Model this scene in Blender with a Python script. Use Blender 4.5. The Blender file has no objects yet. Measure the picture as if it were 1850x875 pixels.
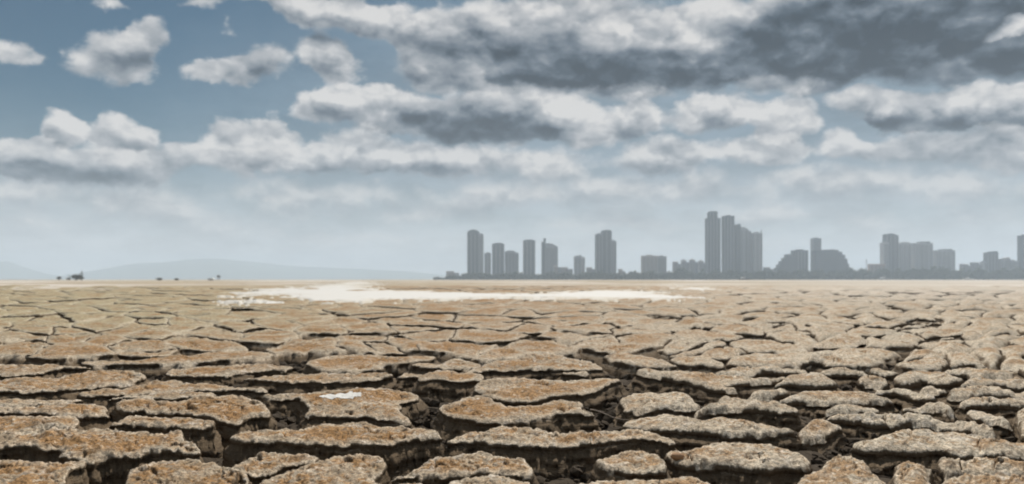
import bpy, math, random
import numpy as np
from mathutils import Vector
from mathutils.geometry import delaunay_2d_cdt

S = bpy.context.scene
COL = S.collection
R = math.radians

# ------------------------------------------------------------------ camera
cam_d = bpy.data.cameras.new('camera')
cam = bpy.data.objects.new('camera', cam_d)
COL.objects.link(cam)
cam.location = (0, 0, 1.0)
cam.rotation_euler = (R(90), 0, 0)
cam_d.sensor_width = 36
cam_d.lens = 27.24
cam_d.shift_y = 67.5 / 1850
cam_d.dof.use_dof = True
cam_d.dof.focus_distance = 5.6
cam_d.dof.aperture_fstop = 1.9
cam_d.clip_start = 0.05
cam_d.clip_end = 20000
S.camera = cam

# ------------------------------------------------------------------ exposure
S.view_settings.view_transform = 'Standard'
S.view_settings.look = 'None'
S.view_settings.exposure = 0.06
S.view_settings.gamma = 1
S.cycles.use_denoising = True
S.cycles.max_bounces = 6
S.cycles.diffuse_bounces = 3
S.cycles.volume_bounces = 1
S.cycles.sample_clamp_indirect = 4
S.cycles.filter_width = 1.9

# ------------------------------------------------------------------ sun
SUN_EL, SUN_AZ = 47, 12            # behind the city, a little to the right of the view
sd = bpy.data.lights.new('sun', 'SUN')
sd.energy = 5.0
sd.angle = R(0.5)
sd.color = (1.0, 0.955, 0.89)
sun = bpy.data.objects.new('sun', sd)
COL.objects.link(sun)
sv = Vector((math.sin(R(SUN_AZ)) * math.cos(R(SUN_EL)), math.cos(R(SUN_AZ)) * math.cos(R(SUN_EL)), math.sin(R(SUN_EL))))
sun.rotation_euler = sv.to_track_quat('Z', 'Y').to_euler()

# ------------------------------------------------------------------ sky with broken cumulus
W = bpy.data.worlds.new('World')
S.world = W
W.use_nodes = True
W.cycles.sampling_method = 'MANUAL'
W.cycles.sample_map_resolution = 512
nt = W.node_tree
nt.nodes.clear()


class N:
    """small helper to wire shader nodes"""
    def __init__(self, tree): self.t = tree
    def node(self, typ, **kw):
        n = self.t.nodes.new(typ)
        for k, v in kw.items(): setattr(n, k, v)
        return n
    def plug(self, sock, v):
        if v is None: return
        if isinstance(v, bpy.types.NodeSocket): self.t.links.new(v, sock)
        else: sock.default_value = v
    def math(self, op, a, b=None, c=None, clamp=False):
        n = self.node('ShaderNodeMath', operation=op, use_clamp=clamp)
        for s, v in zip(n.inputs, (a, b, c)): self.plug(s, v)
        return n.outputs[0]
    def vmath(self, op, a, b=None, scale=None):
        n = self.node('ShaderNodeVectorMath', operation=op)
        self.plug(n.inputs[0], a); self.plug(n.inputs[1], b)
        if scale is not None: self.plug(n.inputs['Scale'], scale)
        return n.outputs[1] if op in ('LENGTH', 'DOT_PRODUCT', 'DISTANCE') else n.outputs[0]
    def noise(self, v, scale, detail=3, rough=0.5, dist=0, color=False, lac=2.0):
        n = self.node('ShaderNodeTexNoise', noise_dimensions='3D')
        n.inputs['Scale'].default_value = scale; n.inputs['Detail'].default_value = detail
        n.inputs['Roughness'].default_value = rough; n.inputs['Distortion'].default_value = dist
        n.inputs['Lacunarity'].default_value = lac
        if v is not None: self.plug(n.inputs['Vector'], v)
        return n.outputs['Color' if color else 'Fac']
    def ramp(self, f, stops, interp='LINEAR'):
        n = self.node('ShaderNodeValToRGB')
        cr = n.color_ramp; cr.interpolation = interp
        while len(cr.elements) > 1: cr.elements.remove(cr.elements[-1])
        for i, (p, c) in enumerate(stops):
            e = cr.elements[0] if i == 0 else cr.elements.new(p)
            e.position = p; e.color = (*c, 1) if len(c) == 3 else c
        self.plug(n.inputs[0], f)
        return n.outputs[0]
    def smooth(self, v, a, b, lo=0.0, hi=1.0):
        n = self.node('ShaderNodeMapRange', interpolation_type='SMOOTHSTEP')
        for s, x in zip(n.inputs[:5], (v, a, b, lo, hi)): self.plug(s, x)
        return n.outputs[0]
    def mix(self, f, a, b, mode='MIX'):
        n = self.node('ShaderNodeMix', data_type='RGBA', blend_type=mode)
        self.plug(n.inputs[0], f)
        for s, v in ((n.inputs[6], a), (n.inputs[7], b)):
            self.plug(s, (*v, 1) if isinstance(v, tuple) and len(v) == 3 else v)
        return n.outputs[2]


q = N(nt)
tc = q.node('ShaderNodeTexCoord').outputs['Generated']
sx = q.node('ShaderNodeSeparateXYZ'); q.plug(sx.inputs[0], tc)
az = q.math('ARCTAN2', sx.outputs[0], sx.outputs[1])
el = q.math('ARCSINE', sx.outputs[2])
cb = q.node('ShaderNodeCombineXYZ'); q.plug(cb.inputs[0], az); q.plug(cb.inputs[1], el)
AE = cb.outputs[0]                                        # bearing and elevation in radians
dirn = q.vmath('MULTIPLY', tc, (1, 1, 1.45))              # cumulus are wider than tall
w1 = q.noise(dirn, 15, 2, 0.5, color=True)
w2 = q.noise(dirn, 70, 3, 0.6, color=True)
wa = q.vmath('MULTIPLY', q.vmath('SUBTRACT', w1, (0.5, 0.5, 0.5)), (0.050, 0.034, 0.03))
wb = q.vmath('MULTIPLY', q.vmath('SUBTRACT', w2, (0.5, 0.5, 0.5)), (0.016, 0.013, 0.012))
PW = q.vmath('ADD', q.vmath('ADD', AE, wa), wb)
PS = q.vmath('ADD', AE, q.vmath('SCALE', q.vmath('ADD', wa, wb), scale=0.8))
dirw = q.vmath('ADD', dirn, q.vmath('SCALE', q.vmath('ADD', wa, wb), scale=0.8))


def puffs(v, scale=17.0):
    # rounded heads on rounded heads
    n = q.node('ShaderNodeTexVoronoi', voronoi_dimensions='3D', feature='F1', distance='EUCLIDEAN', normalize=True)
    q.plug(n.inputs['Vector'], v)
    n.inputs['Scale'].default_value = scale; n.inputs['Detail'].default_value = 2.2
    n.inputs['Roughness'].default_value = 0.43; n.inputs['Lacunarity'].default_value = 2.3
    return q.math('SUBTRACT', 1.0, n.outputs['Distance'])


# clouds of this afternoon: bearing, elevation, half width, half height (degrees), tilt (degrees), density
CLOUDS_LOW = [
    (-24.74,5.93,4.54,1.50,0,0.60), (-19.84,3.65,6.08,1.03,0,0.45), (-14.61,5.13,5.15,1.33,0,0.50), (-4.29,5.49,5.47,1.55,0,0.55),
    (7.13,6.27,4.96,1.64,0,0.55), (7.93,4.25,5.40,1.18,0,0.45), (16.13,4.12,4.23,1.32,0,0.45), (24.06,3.92,4.20,1.26,0,0.45),
    (31.41,3.66,3.67,1.17,0,0.45), (-9.13,3.03,8.04,0.91,0,0.35), (3.07,2.65,8.23,0.92,0,0.35), (22.33,2.46,7.84,0.93,0,0.35),
    (-32.88,5.31,2.91,1.31,0,0.50), (-30.51,5.62,7.48,1.58,0,0.60), (-26.40,4.75,4.41,1.07,0,0.50), (-31.71,3.65,5.31,1.17,0,0.50),
    (-23.03,4.51,6.21,1.27,0,0.55), (-17.63,6.22,5.41,1.22,0,0.45), (-11.51,6.39,7.04,1.44,0,0.55), (-7.93,4.65,6.74,1.27,0,0.50),
    (0.20,6.52,7.33,1.83,0,0.65), (3.07,4.28,7.31,1.19,0,0.40), (12.68,6.36,7.85,1.88,0,0.65), (20.56,6.68,5.22,1.46,0,0.60),
    (25.74,6.24,6.69,1.90,0,0.65), (19.47,4.62,5.30,1.47,0,0.60), (31.41,5.40,5.34,1.88,0,0.65), (27.38,3.45,5.78,1.14,0,0.45),
    (11.11,3.81,6.18,1.08,0,0.40), (-16.89,2.93,10.91,1.05,0,0.35), (-28.97,2.33,7.72,0.88,0,0.30),
]
CLOUDS_STORM = [
    (-3.07,16.68,6.86,3.66,0,1.00), (1.43,15.75,10.08,2.57,0,1.00), (11.11,15.29,11.03,2.70,0,1.10), (20.56,16.22,5.63,3.86,0,1.00),
    (25.74,16.32,12.27,4.75,0,1.60), (32.88,14.30,4.85,3.66,0,1.00), (7.13,18.24,7.22,2.73,0,0.80), (22.33,18.11,7.84,2.54,0,0.90),
    (2.25,18.73,6.41,2.75,0,0.70),
]
CLOUDS_HIGH = [
    (-27.54,14.39,3.42,1.79,15,1.00), (-25.07,15.99,2.18,1.41,30,0.85), (-26.24,13.51,1.92,1.40,60,0.70), (-32.74,13.68,1.88,0.85,0,0.75),
    (-21.27,14.09,3.34,1.11,5,0.95), (-18.00,14.95,2.98,1.66,25,0.75), (-13.65,16.07,2.34,1.51,-10,1.00), (-12.09,15.13,1.84,1.79,-60,0.75),
    (-14.61,18.75,5.15,1.51,-8,1.10), (-10.32,18.02,4.88,1.62,-12,1.00), (-27.38,17.66,2.02,0.61,0,0.50), (-21.98,18.36,1.81,0.64,0,0.50),
    (-17.63,18.97,4.58,0.79,0,0.60), (-6.72,17.52,3.62,2.28,-15,0.80), (-5.10,15.01,4.55,2.01,-10,0.95), (-2.66,17.99,5.03,2.75,0,0.90),
    (3.07,17.54,5.94,2.38,0,1.00), (6.32,17.98,3.17,2.37,0,0.90), (11.70,17.07,2.02,2.51,20,0.80), (14.61,18.18,4.29,2.22,10,1.00),
    (32.88,15.14,1.81,0.77,0,1.20), (0.20,13.84,5.96,1.01,0,0.60), (18.74,13.58,4.52,1.13,0,0.60), (7.13,13.55,6.77,0.91,0,0.50),
]
CLOUDS_MID = [
    (-30.36,9.28,1.98,1.74,0,1.10), (-26.73,9.06,2.93,2.13,-15,1.10), (-18.56,9.23,4.12,2.17,0,1.15), (-13.46,12.34,3.03,1.78,20,0.90),
    (-9.13,12.14,4.47,2.26,-5,1.00), (-1.84,11.70,6.87,2.57,0,1.20), (4.09,11.67,3.01,2.83,0,1.00), (8.33,11.39,3.59,2.27,0,0.90),
    (15.00,11.69,4.28,1.86,0,1.00), (19.47,10.86,2.61,2.33,0,1.00), (24.40,11.87,2.89,1.50,-10,1.00), (27.70,10.74,3.59,1.87,-10,1.00),
    (31.41,10.70,3.67,1.80,0,1.10), (33.45,9.81,2.23,1.91,0,0.90),
]
CLOUDS_FRONT = [
    (-32.30,7.46,2.03,1.63,0,1.00), (-28.97,7.12,5.61,1.76,0,1.00), (-24.40,7.78,2.66,1.42,0,0.70), (-22.68,8.43,2.34,1.10,0,0.60),
    (-18.74,8.20,4.52,1.56,0,0.80), (-14.61,8.45,2.58,1.51,0,0.70), (-11.11,9.35,3.97,1.98,0,0.90), (-7.13,8.86,4.51,1.91,0,0.90),
    (-2.66,8.72,5.49,1.56,0,0.70), (3.07,8.32,3.66,1.56,0,0.70), (10.32,8.79,4.88,1.71,0,0.80), (16.13,8.97,6.34,1.32,0,0.85),
    (19.84,8.41,2.43,1.03,0,0.70), (23.37,9.13,2.16,1.43,0,0.80), (26.40,8.55,3.68,1.15,0,0.80), (30.81,8.38,4.40,1.57,0,0.85),
    (33.74,7.61,2.54,1.68,0,0.80),
]
# how far each part of the cover lies in its own shade (negative) or catches the sun (positive)
SHADES = [
    (-28.97,6.77,7.02,1.60,0,-0.33), (-31.71,6.93,1.99,1.17,0,-0.15), (-19.11,7.88,4.50,1.39,0,-0.26), (-9.13,7.83,6.70,1.36,0,-0.22),
    (-10.72,10.73,4.43,1.58,0,-0.11), (-1.02,11.31,7.79,2.20,-6,-0.63), (-5.10,11.66,5.46,1.83,0,-0.30), (2.25,10.32,3.66,1.15,0,-0.22),
    (10.32,8.20,4.88,1.58,0,-0.22), (13.84,10.61,5.19,1.25,-8,-0.26), (26.40,10.51,4.78,1.48,-8,-0.44), (32.01,9.46,4.61,1.55,0,-0.30),
    (24.40,8.69,2.28,0.83,0,-0.15), (28.97,8.35,5.61,1.20,0,-0.18), (11.11,14.54,13.24,2.25,0,-0.63), (6.32,15.67,9.06,2.05,0,-0.33),
    (-1.02,16.13,7.33,2.06,0,-0.22), (19.47,16.33,6.93,3.46,0,-0.44), (27.05,14.96,13.09,3.67,0,-0.74), (32.01,12.80,6.59,1.94,0,-0.30),
    (13.07,14.62,8.70,1.79,0,-0.22), (22.33,17.77,5.88,2.12,0,-0.11), (30.51,16.62,6.12,1.97,0,-0.26), (-9.13,17.42,4.47,1.81,0,-0.07),
    (3.07,14.21,9.14,0.92,0,-0.15), (-26.40,13.84,3.31,1.64,0,-0.11), (-25.91,15.27,2.97,1.65,0,0.03), (-29.90,9.59,1.72,1.35,0,0.19),
    (-26.24,9.28,2.21,1.40,0,0.14), (-18.74,9.60,3.70,1.30,0,0.19), (-9.53,12.70,4.90,1.36,0,0.15), (4.09,11.67,2.83,2.51,0,0.46),
    (8.33,12.16,4.04,1.36,0,0.12), (16.89,11.59,4.62,1.40,0,0.22), (19.84,10.65,2.03,1.94,0,0.15), (25.07,11.87,3.38,1.00,-8,0.22),
    (30.51,10.97,3.74,1.18,0,0.19), (-13.07,18.47,6.09,1.61,-8,0.22), (13.65,17.53,3.25,2.67,30,0.46), (6.32,17.90,4.53,2.28,0,0.19),
    (33.02,15.18,2.00,0.77,0,0.62), (-1.02,18.37,7.33,2.29,0,0.09), (-5.10,14.94,4.09,1.83,0,0.09), (15.76,8.79,6.37,0.88,0,0.09),
    (24.40,9.06,2.66,0.83,0,0.12), (-8.33,8.84,4.04,0.91,0,0.12),
]



def blobs(table, coord, start):
    acc = start
    for (b, e, rw, rh, tilt, amp) in table:
        m = q.node('ShaderNodeMapping', vector_type='TEXTURE')
        q.plug(m.inputs[0], coord)
        m.inputs['Location'].default_value = (R(b), R(e), 0)
        m.inputs['Rotation'].default_value = (0, 0, R(tilt))
        m.inputs['Scale'].default_value = (R(rw), R(rh), 1)
        g = q.node('ShaderNodeTexGradient', gradient_type='SPHERICAL')
        q.plug(g.inputs[0], m.outputs[0])
        acc = q.math('MULTIPLY_ADD', g.outputs[1], amp, acc)
    return acc


f0 = puffs(dirw)
f1 = puffs(q.vmath('ADD', dirw, (0.004, 0, 0.018)))
fs = q.noise(dirn, 24, 7, 0.66)
f2 = q.noise(dirn, 5.5, 2, 0.5)
# away from the listed clouds the same broken cover goes on over the rest of the sky
out_b = q.smooth(q.math('ABSOLUTE', az), 0.62, 0.8)
out_e = q.smooth(el, 0.36, 0.5)
outside = q.math('MAXIMUM', out_b, out_e)
base = q.math('MULTIPLY', outside, q.smooth(f2, 0.38, 0.62, 0.0, 0.7))
PU = q.vmath('ADD', PW, (0.004, 0.021, 0))                # a step towards the sun, for the lit heads
tex = q.math('ADD', q.math('MULTIPLY_ADD', f0, 0.85, -0.62), q.math('MULTIPLY_ADD', fs, 0.40, -0.20))
tex_u = q.math('ADD', q.math('MULTIPLY_ADD', f1, 0.85, -0.62), q.math('MULTIPLY_ADD', fs, 0.40, -0.20))
low = q.smooth(el, 0.02, 0.16)
lay = q.noise(q.vmath('MULTIPLY', dirw, (1, 1, 2.0)), 9, 6, 0.62)
shade0 = q.math('MAXIMUM', blobs(SHADES, PS, 0.50), 0.12)
shade0 = q.math('ADD', shade0, q.math('MULTIPLY_ADD', lay, 0.75, -0.36))
shade0 = q.math('ADD', shade0, q.math('MULTIPLY_ADD', fs, 0.42, -0.21))
shade0 = q.math('ADD', shade0, q.math('MULTIPLY', q.math('SUBTRACT', f0, f1), q.math('MULTIPLY_ADD', low, 1.15, 0.3)))
shade0 = q.math('ADD', shade0, q.math('MULTIPLY_ADD', f0, 0.30, -0.215))
CLOUD_STOPS = [(0.0, (0.022, 0.038, 0.058)), (0.14, (0.050, 0.076, 0.105)), (0.30, (0.120, 0.155, 0.195)), (0.54, (0.275, 0.305, 0.340)),
               (0.78, (0.46, 0.475, 0.495)), (1.0, (0.70, 0.69, 0.68))]


def layer(table, start, lit_gain, soft, pale):
    d = q.math('ADD', q.math('MINIMUM', blobs(table, PW, start), 0.9), tex)
    du = q.math('ADD', q.math('MINIMUM', blobs(table, PU, start), 0.9), tex_u)
    lit = q.smooth(du, 0.0, 0.75, lit_gain, -0.05)
    thin = q.smooth(d, 0.12, 0.5, 0.10, 0.0)
    sh = q.math('ADD', q.math('ADD', q.math('ADD', shade0, lit), thin), pale)
    return q.smooth(d, 0.10, 0.10 + soft), q.ramp(sh, CLOUD_STOPS)


sky = q.node('ShaderNodeTexSky', sky_type='NISHITA')
sky.sun_disc = False
sky.sun_elevation = R(SUN_EL)
sky.sun_rotation = R(SUN_AZ)
sky.altitude = 0; sky.air_density = 1.0; sky.dust_density = 0.6; sky.ozone_density = 1.0
bg_sky = q.node('ShaderNodeBackground'); q.plug(bg_sky.inputs[0], q.mix(1.0, sky.outputs[0], (0.33, 0.57, 0.64), 'MULTIPLY'))
bg_sky.inputs[1].default_value = 0.05
# the sky close to the horizon is veiled by thin stratus and far haze
veil = q.smooth(el, -0.02, 0.25, 1.0, 0.0)
# thin high stratus over the east
veil = q.math('MAXIMUM', veil, q.math('MINIMUM', blobs([(15, 10.5, 44, 13.5, 0, 1.5), (-26, 5, 22, 7, 0, 0.5)], PW, 0.0), 0.78))
veil_c = q.mix(q.smooth(el, 0.0, 0.2), (0.63, 0.655, 0.685), (0.235, 0.30, 0.36))
veil_c = q.vmath('SCALE', veil_c, scale=q.smooth(lay, 0.32, 0.68, 0.86, 1.17))
bg_veil = q.node('ShaderNodeBackground'); q.plug(bg_veil.inputs[0], veil_c)
m1 = q.node('ShaderNodeMixShader')
q.plug(m1.inputs[0], veil); q.t.links.new(bg_sky.outputs[0], m1.inputs[1]); q.t.links.new(bg_veil.outputs[0], m1.inputs[2])
top_sh = m1.outputs[0]
for table, start, gain, soft, c0, c1, pale in ((CLOUDS_LOW, 0.0, 0.22, 0.62, 0.5, 0.82, 0.22), (CLOUDS_STORM, base, 0.30, 0.42, 0.6, 0.97, 0.02), (CLOUDS_HIGH, 0.0, 0.30, 0.34, 0.6, 0.95, 0.0),
                                         (CLOUDS_MID, 0.0, 0.38, 0.27, 0.45, 0.96, 0.0), (CLOUDS_FRONT, 0.0, 0.32, 0.36, 0.45, 0.9, 0.08)):
    al, cc = layer(table, start, gain, soft, pale)
    bgc = q.node('ShaderNodeBackground'); q.plug(bgc.inputs[0], cc)
    mx = q.node('ShaderNodeMixShader')
    q.plug(mx.inputs[0], q.math('MULTIPLY', al, q.smooth(el, 0.0, 0.15, c0, c1)))
    q.t.links.new(top_sh, mx.inputs[1]); q.t.links.new(bgc.outputs[0], mx.inputs[2])
    top_sh = mx.outputs[0]
wo = q.node('ShaderNodeOutputWorld'); q.t.links.new(top_sh, wo.inputs[0])

# ------------------------------------------------------------------ helpers
def tag(o, label=None, cat=None, group=None, kind=None):
    if label: o['label'] = label
    if cat: o['category'] = cat
    if group: o['group'] = group
    if kind: o['kind'] = kind
    return o


def mesh_obj(name, verts, faces, mat, parent=None, smooth=False):
    me = bpy.data.meshes.new(name)
    me.from_pydata(verts, [], faces)
    if smooth: me.polygons.foreach_set('use_smooth', [True] * len(me.polygons))
    me.update()
    o = bpy.data.objects.new(name, me)
    COL.objects.link(o)
    if mat: me.materials.append(mat)
    if parent: o.parent = parent
    return o


def empty(name, loc=(0, 0, 0)):
    o = bpy.data.objects.new(name, None)
    o.empty_display_size = 0.1
    o.location = loc
    COL.objects.link(o)
    return o


def _hash(ix, iy, iz, seed):
    h = (ix.astype(np.int64) * 374761393 + iy.astype(np.int64) * 668265263 + iz.astype(np.int64) * 2147483647 + seed * 974711) & 0xFFFFFFFF
    h = ((h ^ (h >> 13)) * 1274126177) & 0xFFFFFFFF
    h = ((h ^ (h >> 16)) * 2246822519) & 0xFFFFFFFF
    return ((h ^ (h >> 15)) & 0xFFFFFF) / float(0xFFFFFF)


def vnoise(x, y, z=None, seed=0):
    x = np.asarray(x, float); y = np.asarray(y, float)
    z = np.zeros_like(x) if z is None else np.asarray(z, float)
    ix, iy, iz = np.floor(x), np.floor(y), np.floor(z)
    fx, fy, fz = x - ix, y - iy, z - iz
    fx, fy, fz = (f * f * f * (f * (f * 6 - 15) + 10) for f in (fx, fy, fz))
    def c(a, b, d): return _hash(ix + a, iy + b, iz + d, seed)
    r = 0
    for d, wz in ((0, 1 - fz), (1, fz)):
        if d == 1 and not np.any(fz): continue
        r = r + wz * ((c(0, 0, d) * (1 - fx) + c(1, 0, d) * fx) * (1 - fy) + (c(0, 1, d) * (1 - fx) + c(1, 1, d) * fx) * fy)
    return r * 2 - 1


def fbm(x, y, z=None, oct=4, seed=0, gain=0.5):
    r, a, t = 0, 1.0, 0
    for k in range(oct):
        r = r + a * vnoise(x * 2 ** k + 17.3 * k, y * 2 ** k + 9.1 * k, None if z is None else z * 2 ** k, seed + k)
        t += a; a *= gain
    return r / t


def sstep(v, a, b):
    t = np.clip((v - a) / (b - a), 0, 1)
    return t * t * (3 - 2 * t)


def material(name):
    m = bpy.data.materials.new(name)
    m.use_nodes = True
    t = m.node_tree
    b = t.nodes['Principled BSDF']
    return m, N(t), b


# ------------------------------------------------------------------ clay
def clay_material():
    m, g, b = material('dried_clay')
    geo = g.node('ShaderNodeNewGeometry')
    pos = geo.outputs['Position']
    sp = g.node('ShaderNodeSeparateXYZ'); g.plug(sp.inputs[0], pos)
    sn = g.node('ShaderNodeSeparateXYZ'); g.plug(sn.inputs[0], geo.outputs['Normal'])
    # a greener, flatter crust to the west and a paler, salty one to the east of the flat
    bearing = g.math('DIVIDE', sp.outputs[0], g.math('MAXIMUM', sp.outputs[1], 1.0))
    n_big = g.noise(pos, 0.35, 3, 0.55)
    n_mid = g.noise(pos, 2.6, 8, 0.72)
    n_fine = g.noise(pos, 17, 5, 0.68)
    n_grit = g.noise(pos, 75, 3, 0.65)
    east = g.smooth(g.math('MULTIPLY_ADD', n_big, 0.5, bearing), 0.05, 0.75)
    west = g.smooth(g.math('MULTIPLY_ADD', n_big, -0.4, bearing), -0.75, -0.15, 1.0, 0.0)
    far = g.smooth(sp.outputs[1], 7.5, 22)
    tan = g.mix(g.smooth(n_mid, 0.36, 0.62), (0.30, 0.225, 0.145), (0.54, 0.455, 0.345))
    green = g.mix(g.math('MULTIPLY', g.math('MULTIPLY', west, far), 0.75), tan, (0.41, 0.36, 0.215))
    pale = g.mix(g.math('MULTIPLY', east, 0.7), green, (0.64, 0.555, 0.43))
    n_pat = g.noise(pos, 1.15, 4, 0.6)
    och = g.math('ADD', g.math('MULTIPLY_ADD', n_fine, 0.55, g.math('MULTIPLY', n_mid, 0.55)), g.math('MULTIPLY', n_pat, 0.5))
    och = g.math('MULTIPLY', g.smooth(g.math('ADD', g.math('MULTIPLY_ADD', east, -0.035, och), g.math('MULTIPLY', g.math('MULTIPLY', west, far), -0.07)), 0.715, 0.825), g.smooth(east, 0.0, 1.0, 0.95, 0.8))
    mist_tint = g.math('MULTIPLY', g.smooth(sp.outputs[1], 14, 60), g.smooth(g.math('MULTIPLY_ADD', n_big, 0.5, bearing), 0.30, 0.8))  # mist over the far right, put into the crust colour as a paler tone
    pale = g.mix(g.math('MULTIPLY', mist_tint, 0.75), pale, (0.60, 0.54, 0.465))
    specks = g.math('MULTIPLY', g.smooth(g.math('MULTIPLY_ADD', n_pat, 0.35, g.noise(pos, 21, 6, 0.72)), 0.70, 0.78), 0.8)
    och = g.math('MAXIMUM', och, specks)
    och = g.math('MULTIPLY', och, g.smooth(mist_tint, 0.0, 1.0, 1.0, 0.5))
    inset = g.node('ShaderNodeAttribute', attribute_name='inset').outputs['Fac']
    och = g.math('MULTIPLY', och, g.smooth(g.math('MULTIPLY_ADD', n_mid, 0.5, inset), 0.35, 0.95, 0.25, 1.0))
    rimw = g.math('MULTIPLY', g.smooth(g.math('MULTIPLY_ADD', n_fine, 0.6, inset), 0.30, 0.62, 1.0, 0.0), 0.45)
    pale = g.mix(rimw, pale, (0.64, 0.56, 0.44))
    c = g.mix(och, pale, g.mix(n_grit, (0.20, 0.105, 0.040), (0.41, 0.235, 0.095)))
    spk = g.smooth(g.noise(pos, 30, 6, 0.75), 0.54, 0.64)
    c = g.mix(g.math('MULTIPLY', spk, 0.75), c, (0.115, 0.082, 0.056))
    lite = g.smooth(g.noise(pos, 8, 7, 0.75), 0.53, 0.66)
    c = g.mix(g.math('MULTIPLY', lite, 0.6), c, (0.66, 0.595, 0.51))
    grit = g.math('MULTIPLY', g.smooth(n_grit, 0.36, 0.64, 0.62, 1.24), g.smooth(g.noise(pos, 24, 5, 0.7), 0.36, 0.64, 0.70, 1.24))
    c = g.vmath('SCALE', c, scale=grit)
    # walls and shoulders turn to soil under the bleached crust, darkened as crack shade
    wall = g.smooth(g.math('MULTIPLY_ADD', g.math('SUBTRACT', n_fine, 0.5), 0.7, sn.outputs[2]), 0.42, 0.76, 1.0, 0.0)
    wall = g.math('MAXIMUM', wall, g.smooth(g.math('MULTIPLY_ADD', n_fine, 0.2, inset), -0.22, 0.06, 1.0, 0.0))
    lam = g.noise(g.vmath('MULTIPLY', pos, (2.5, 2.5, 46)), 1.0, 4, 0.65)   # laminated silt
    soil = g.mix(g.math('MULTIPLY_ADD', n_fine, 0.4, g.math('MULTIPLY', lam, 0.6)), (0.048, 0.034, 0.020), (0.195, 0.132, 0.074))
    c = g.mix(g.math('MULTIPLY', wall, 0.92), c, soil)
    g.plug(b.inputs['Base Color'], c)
    b.inputs['Roughness'].default_value = 0.95
    b.inputs['Specular IOR Level'].default_value = 0.12
    # thin flakes of crust: the height climbs in small steps
    fl = g.math('MULTIPLY', g.noise(pos, 4.5, 6, 0.66), 9)
    fr = g.math('FRACT', fl)
    flake = g.math('DIVIDE', g.math('ADD', g.math('FLOOR', fl), g.smooth(fr, 0.8, 1.0)), 3.0)
    h = g.math('ADD', g.math('ADD', g.math('MULTIPLY', n_fine, 0.9), g.math('MULTIPLY', n_grit, 0.45)), g.math('ADD', g.math('MULTIPLY', flake, 0.8), g.math('MULTIPLY', g.math('MULTIPLY', lam, wall), 2.2)))
    bp = g.node('ShaderNodeBump'); bp.inputs['Strength'].default_value = 0.8; bp.inputs['Distance'].default_value = 0.017
    g.plug(bp.inputs['Height'], h)
    g.plug(b.inputs['Normal'], bp.outputs[0])
    return m


CLAY = clay_material()


def soil_material():
    m, g, b = material('lakebed_soil')
    pos = g.node('ShaderNodeNewGeometry').outputs['Position']
    sp = g.node('ShaderNodeSeparateXYZ'); g.plug(sp.inputs[0], pos)
    n = g.noise(pos, 9, 5, 0.65)
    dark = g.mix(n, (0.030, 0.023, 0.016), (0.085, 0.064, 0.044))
    st = g.vmath('MULTIPLY', pos, (1, 0.55, 1))
    a = g.noise(st, 0.035, 4, 0.6)
    s2 = g.noise(st, 0.25, 4, 0.65)
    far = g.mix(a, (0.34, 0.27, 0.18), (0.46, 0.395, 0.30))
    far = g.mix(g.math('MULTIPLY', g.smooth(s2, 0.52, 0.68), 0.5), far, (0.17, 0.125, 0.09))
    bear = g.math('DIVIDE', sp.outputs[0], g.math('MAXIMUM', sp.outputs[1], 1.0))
    far = g.mix(g.math('MULTIPLY', g.smooth(bear, 0.22, 0.5), 0.6), far, (0.56, 0.515, 0.45))  # silt paled towards the right, horizon mist put into its colour
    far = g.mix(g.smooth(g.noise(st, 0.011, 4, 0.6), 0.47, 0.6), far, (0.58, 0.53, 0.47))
    # the sheet is bare silt beyond the cracked plates and soil darkened as crack shade between them
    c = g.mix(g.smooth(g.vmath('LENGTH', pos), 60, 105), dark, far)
    g.plug(b.inputs['Base Color'], c)
    b.inputs['Roughness'].default_value = 0.95
    b.inputs['Specular IOR Level'].default_value = 0.1
    bp = g.node('ShaderNodeBump'); bp.inputs['Strength'].default_value = 0.8; bp.inputs['Distance'].default_value = 0.05
    g.plug(bp.inputs['Height'], n); g.plug(b.inputs['Normal'], bp.outputs[0])
    return m


SOIL = soil_material()


def salt_material():
    m, g, b = material('salt')
    pos = g.node('ShaderNodeNewGeometry').outputs['Position']
    n = g.noise(g.vmath('MULTIPLY', pos, (1, 0.6, 1)), 0.16, 5, 0.65)
    n2 = g.noise(pos, 3, 4, 0.6)
    th = g.node('ShaderNodeAttribute', attribute_name='thickness').outputs['Fac']
    n = g.math('MULTIPLY_ADD', th, 0.5, g.math('SUBTRACT', n, 0.30))
    c = g.mix(g.smooth(n, 0.25, 0.62), (0.43, 0.375, 0.285), (0.53, 0.515, 0.48))
    c = g.mix(g.math('MULTIPLY', n2, 0.3), c, (0.55, 0.525, 0.48))
    g.plug(b.inputs['Base Color'], c)
    b.inputs['Roughness'].default_value = 0.8
    return m


SALT = salt_material()

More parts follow.
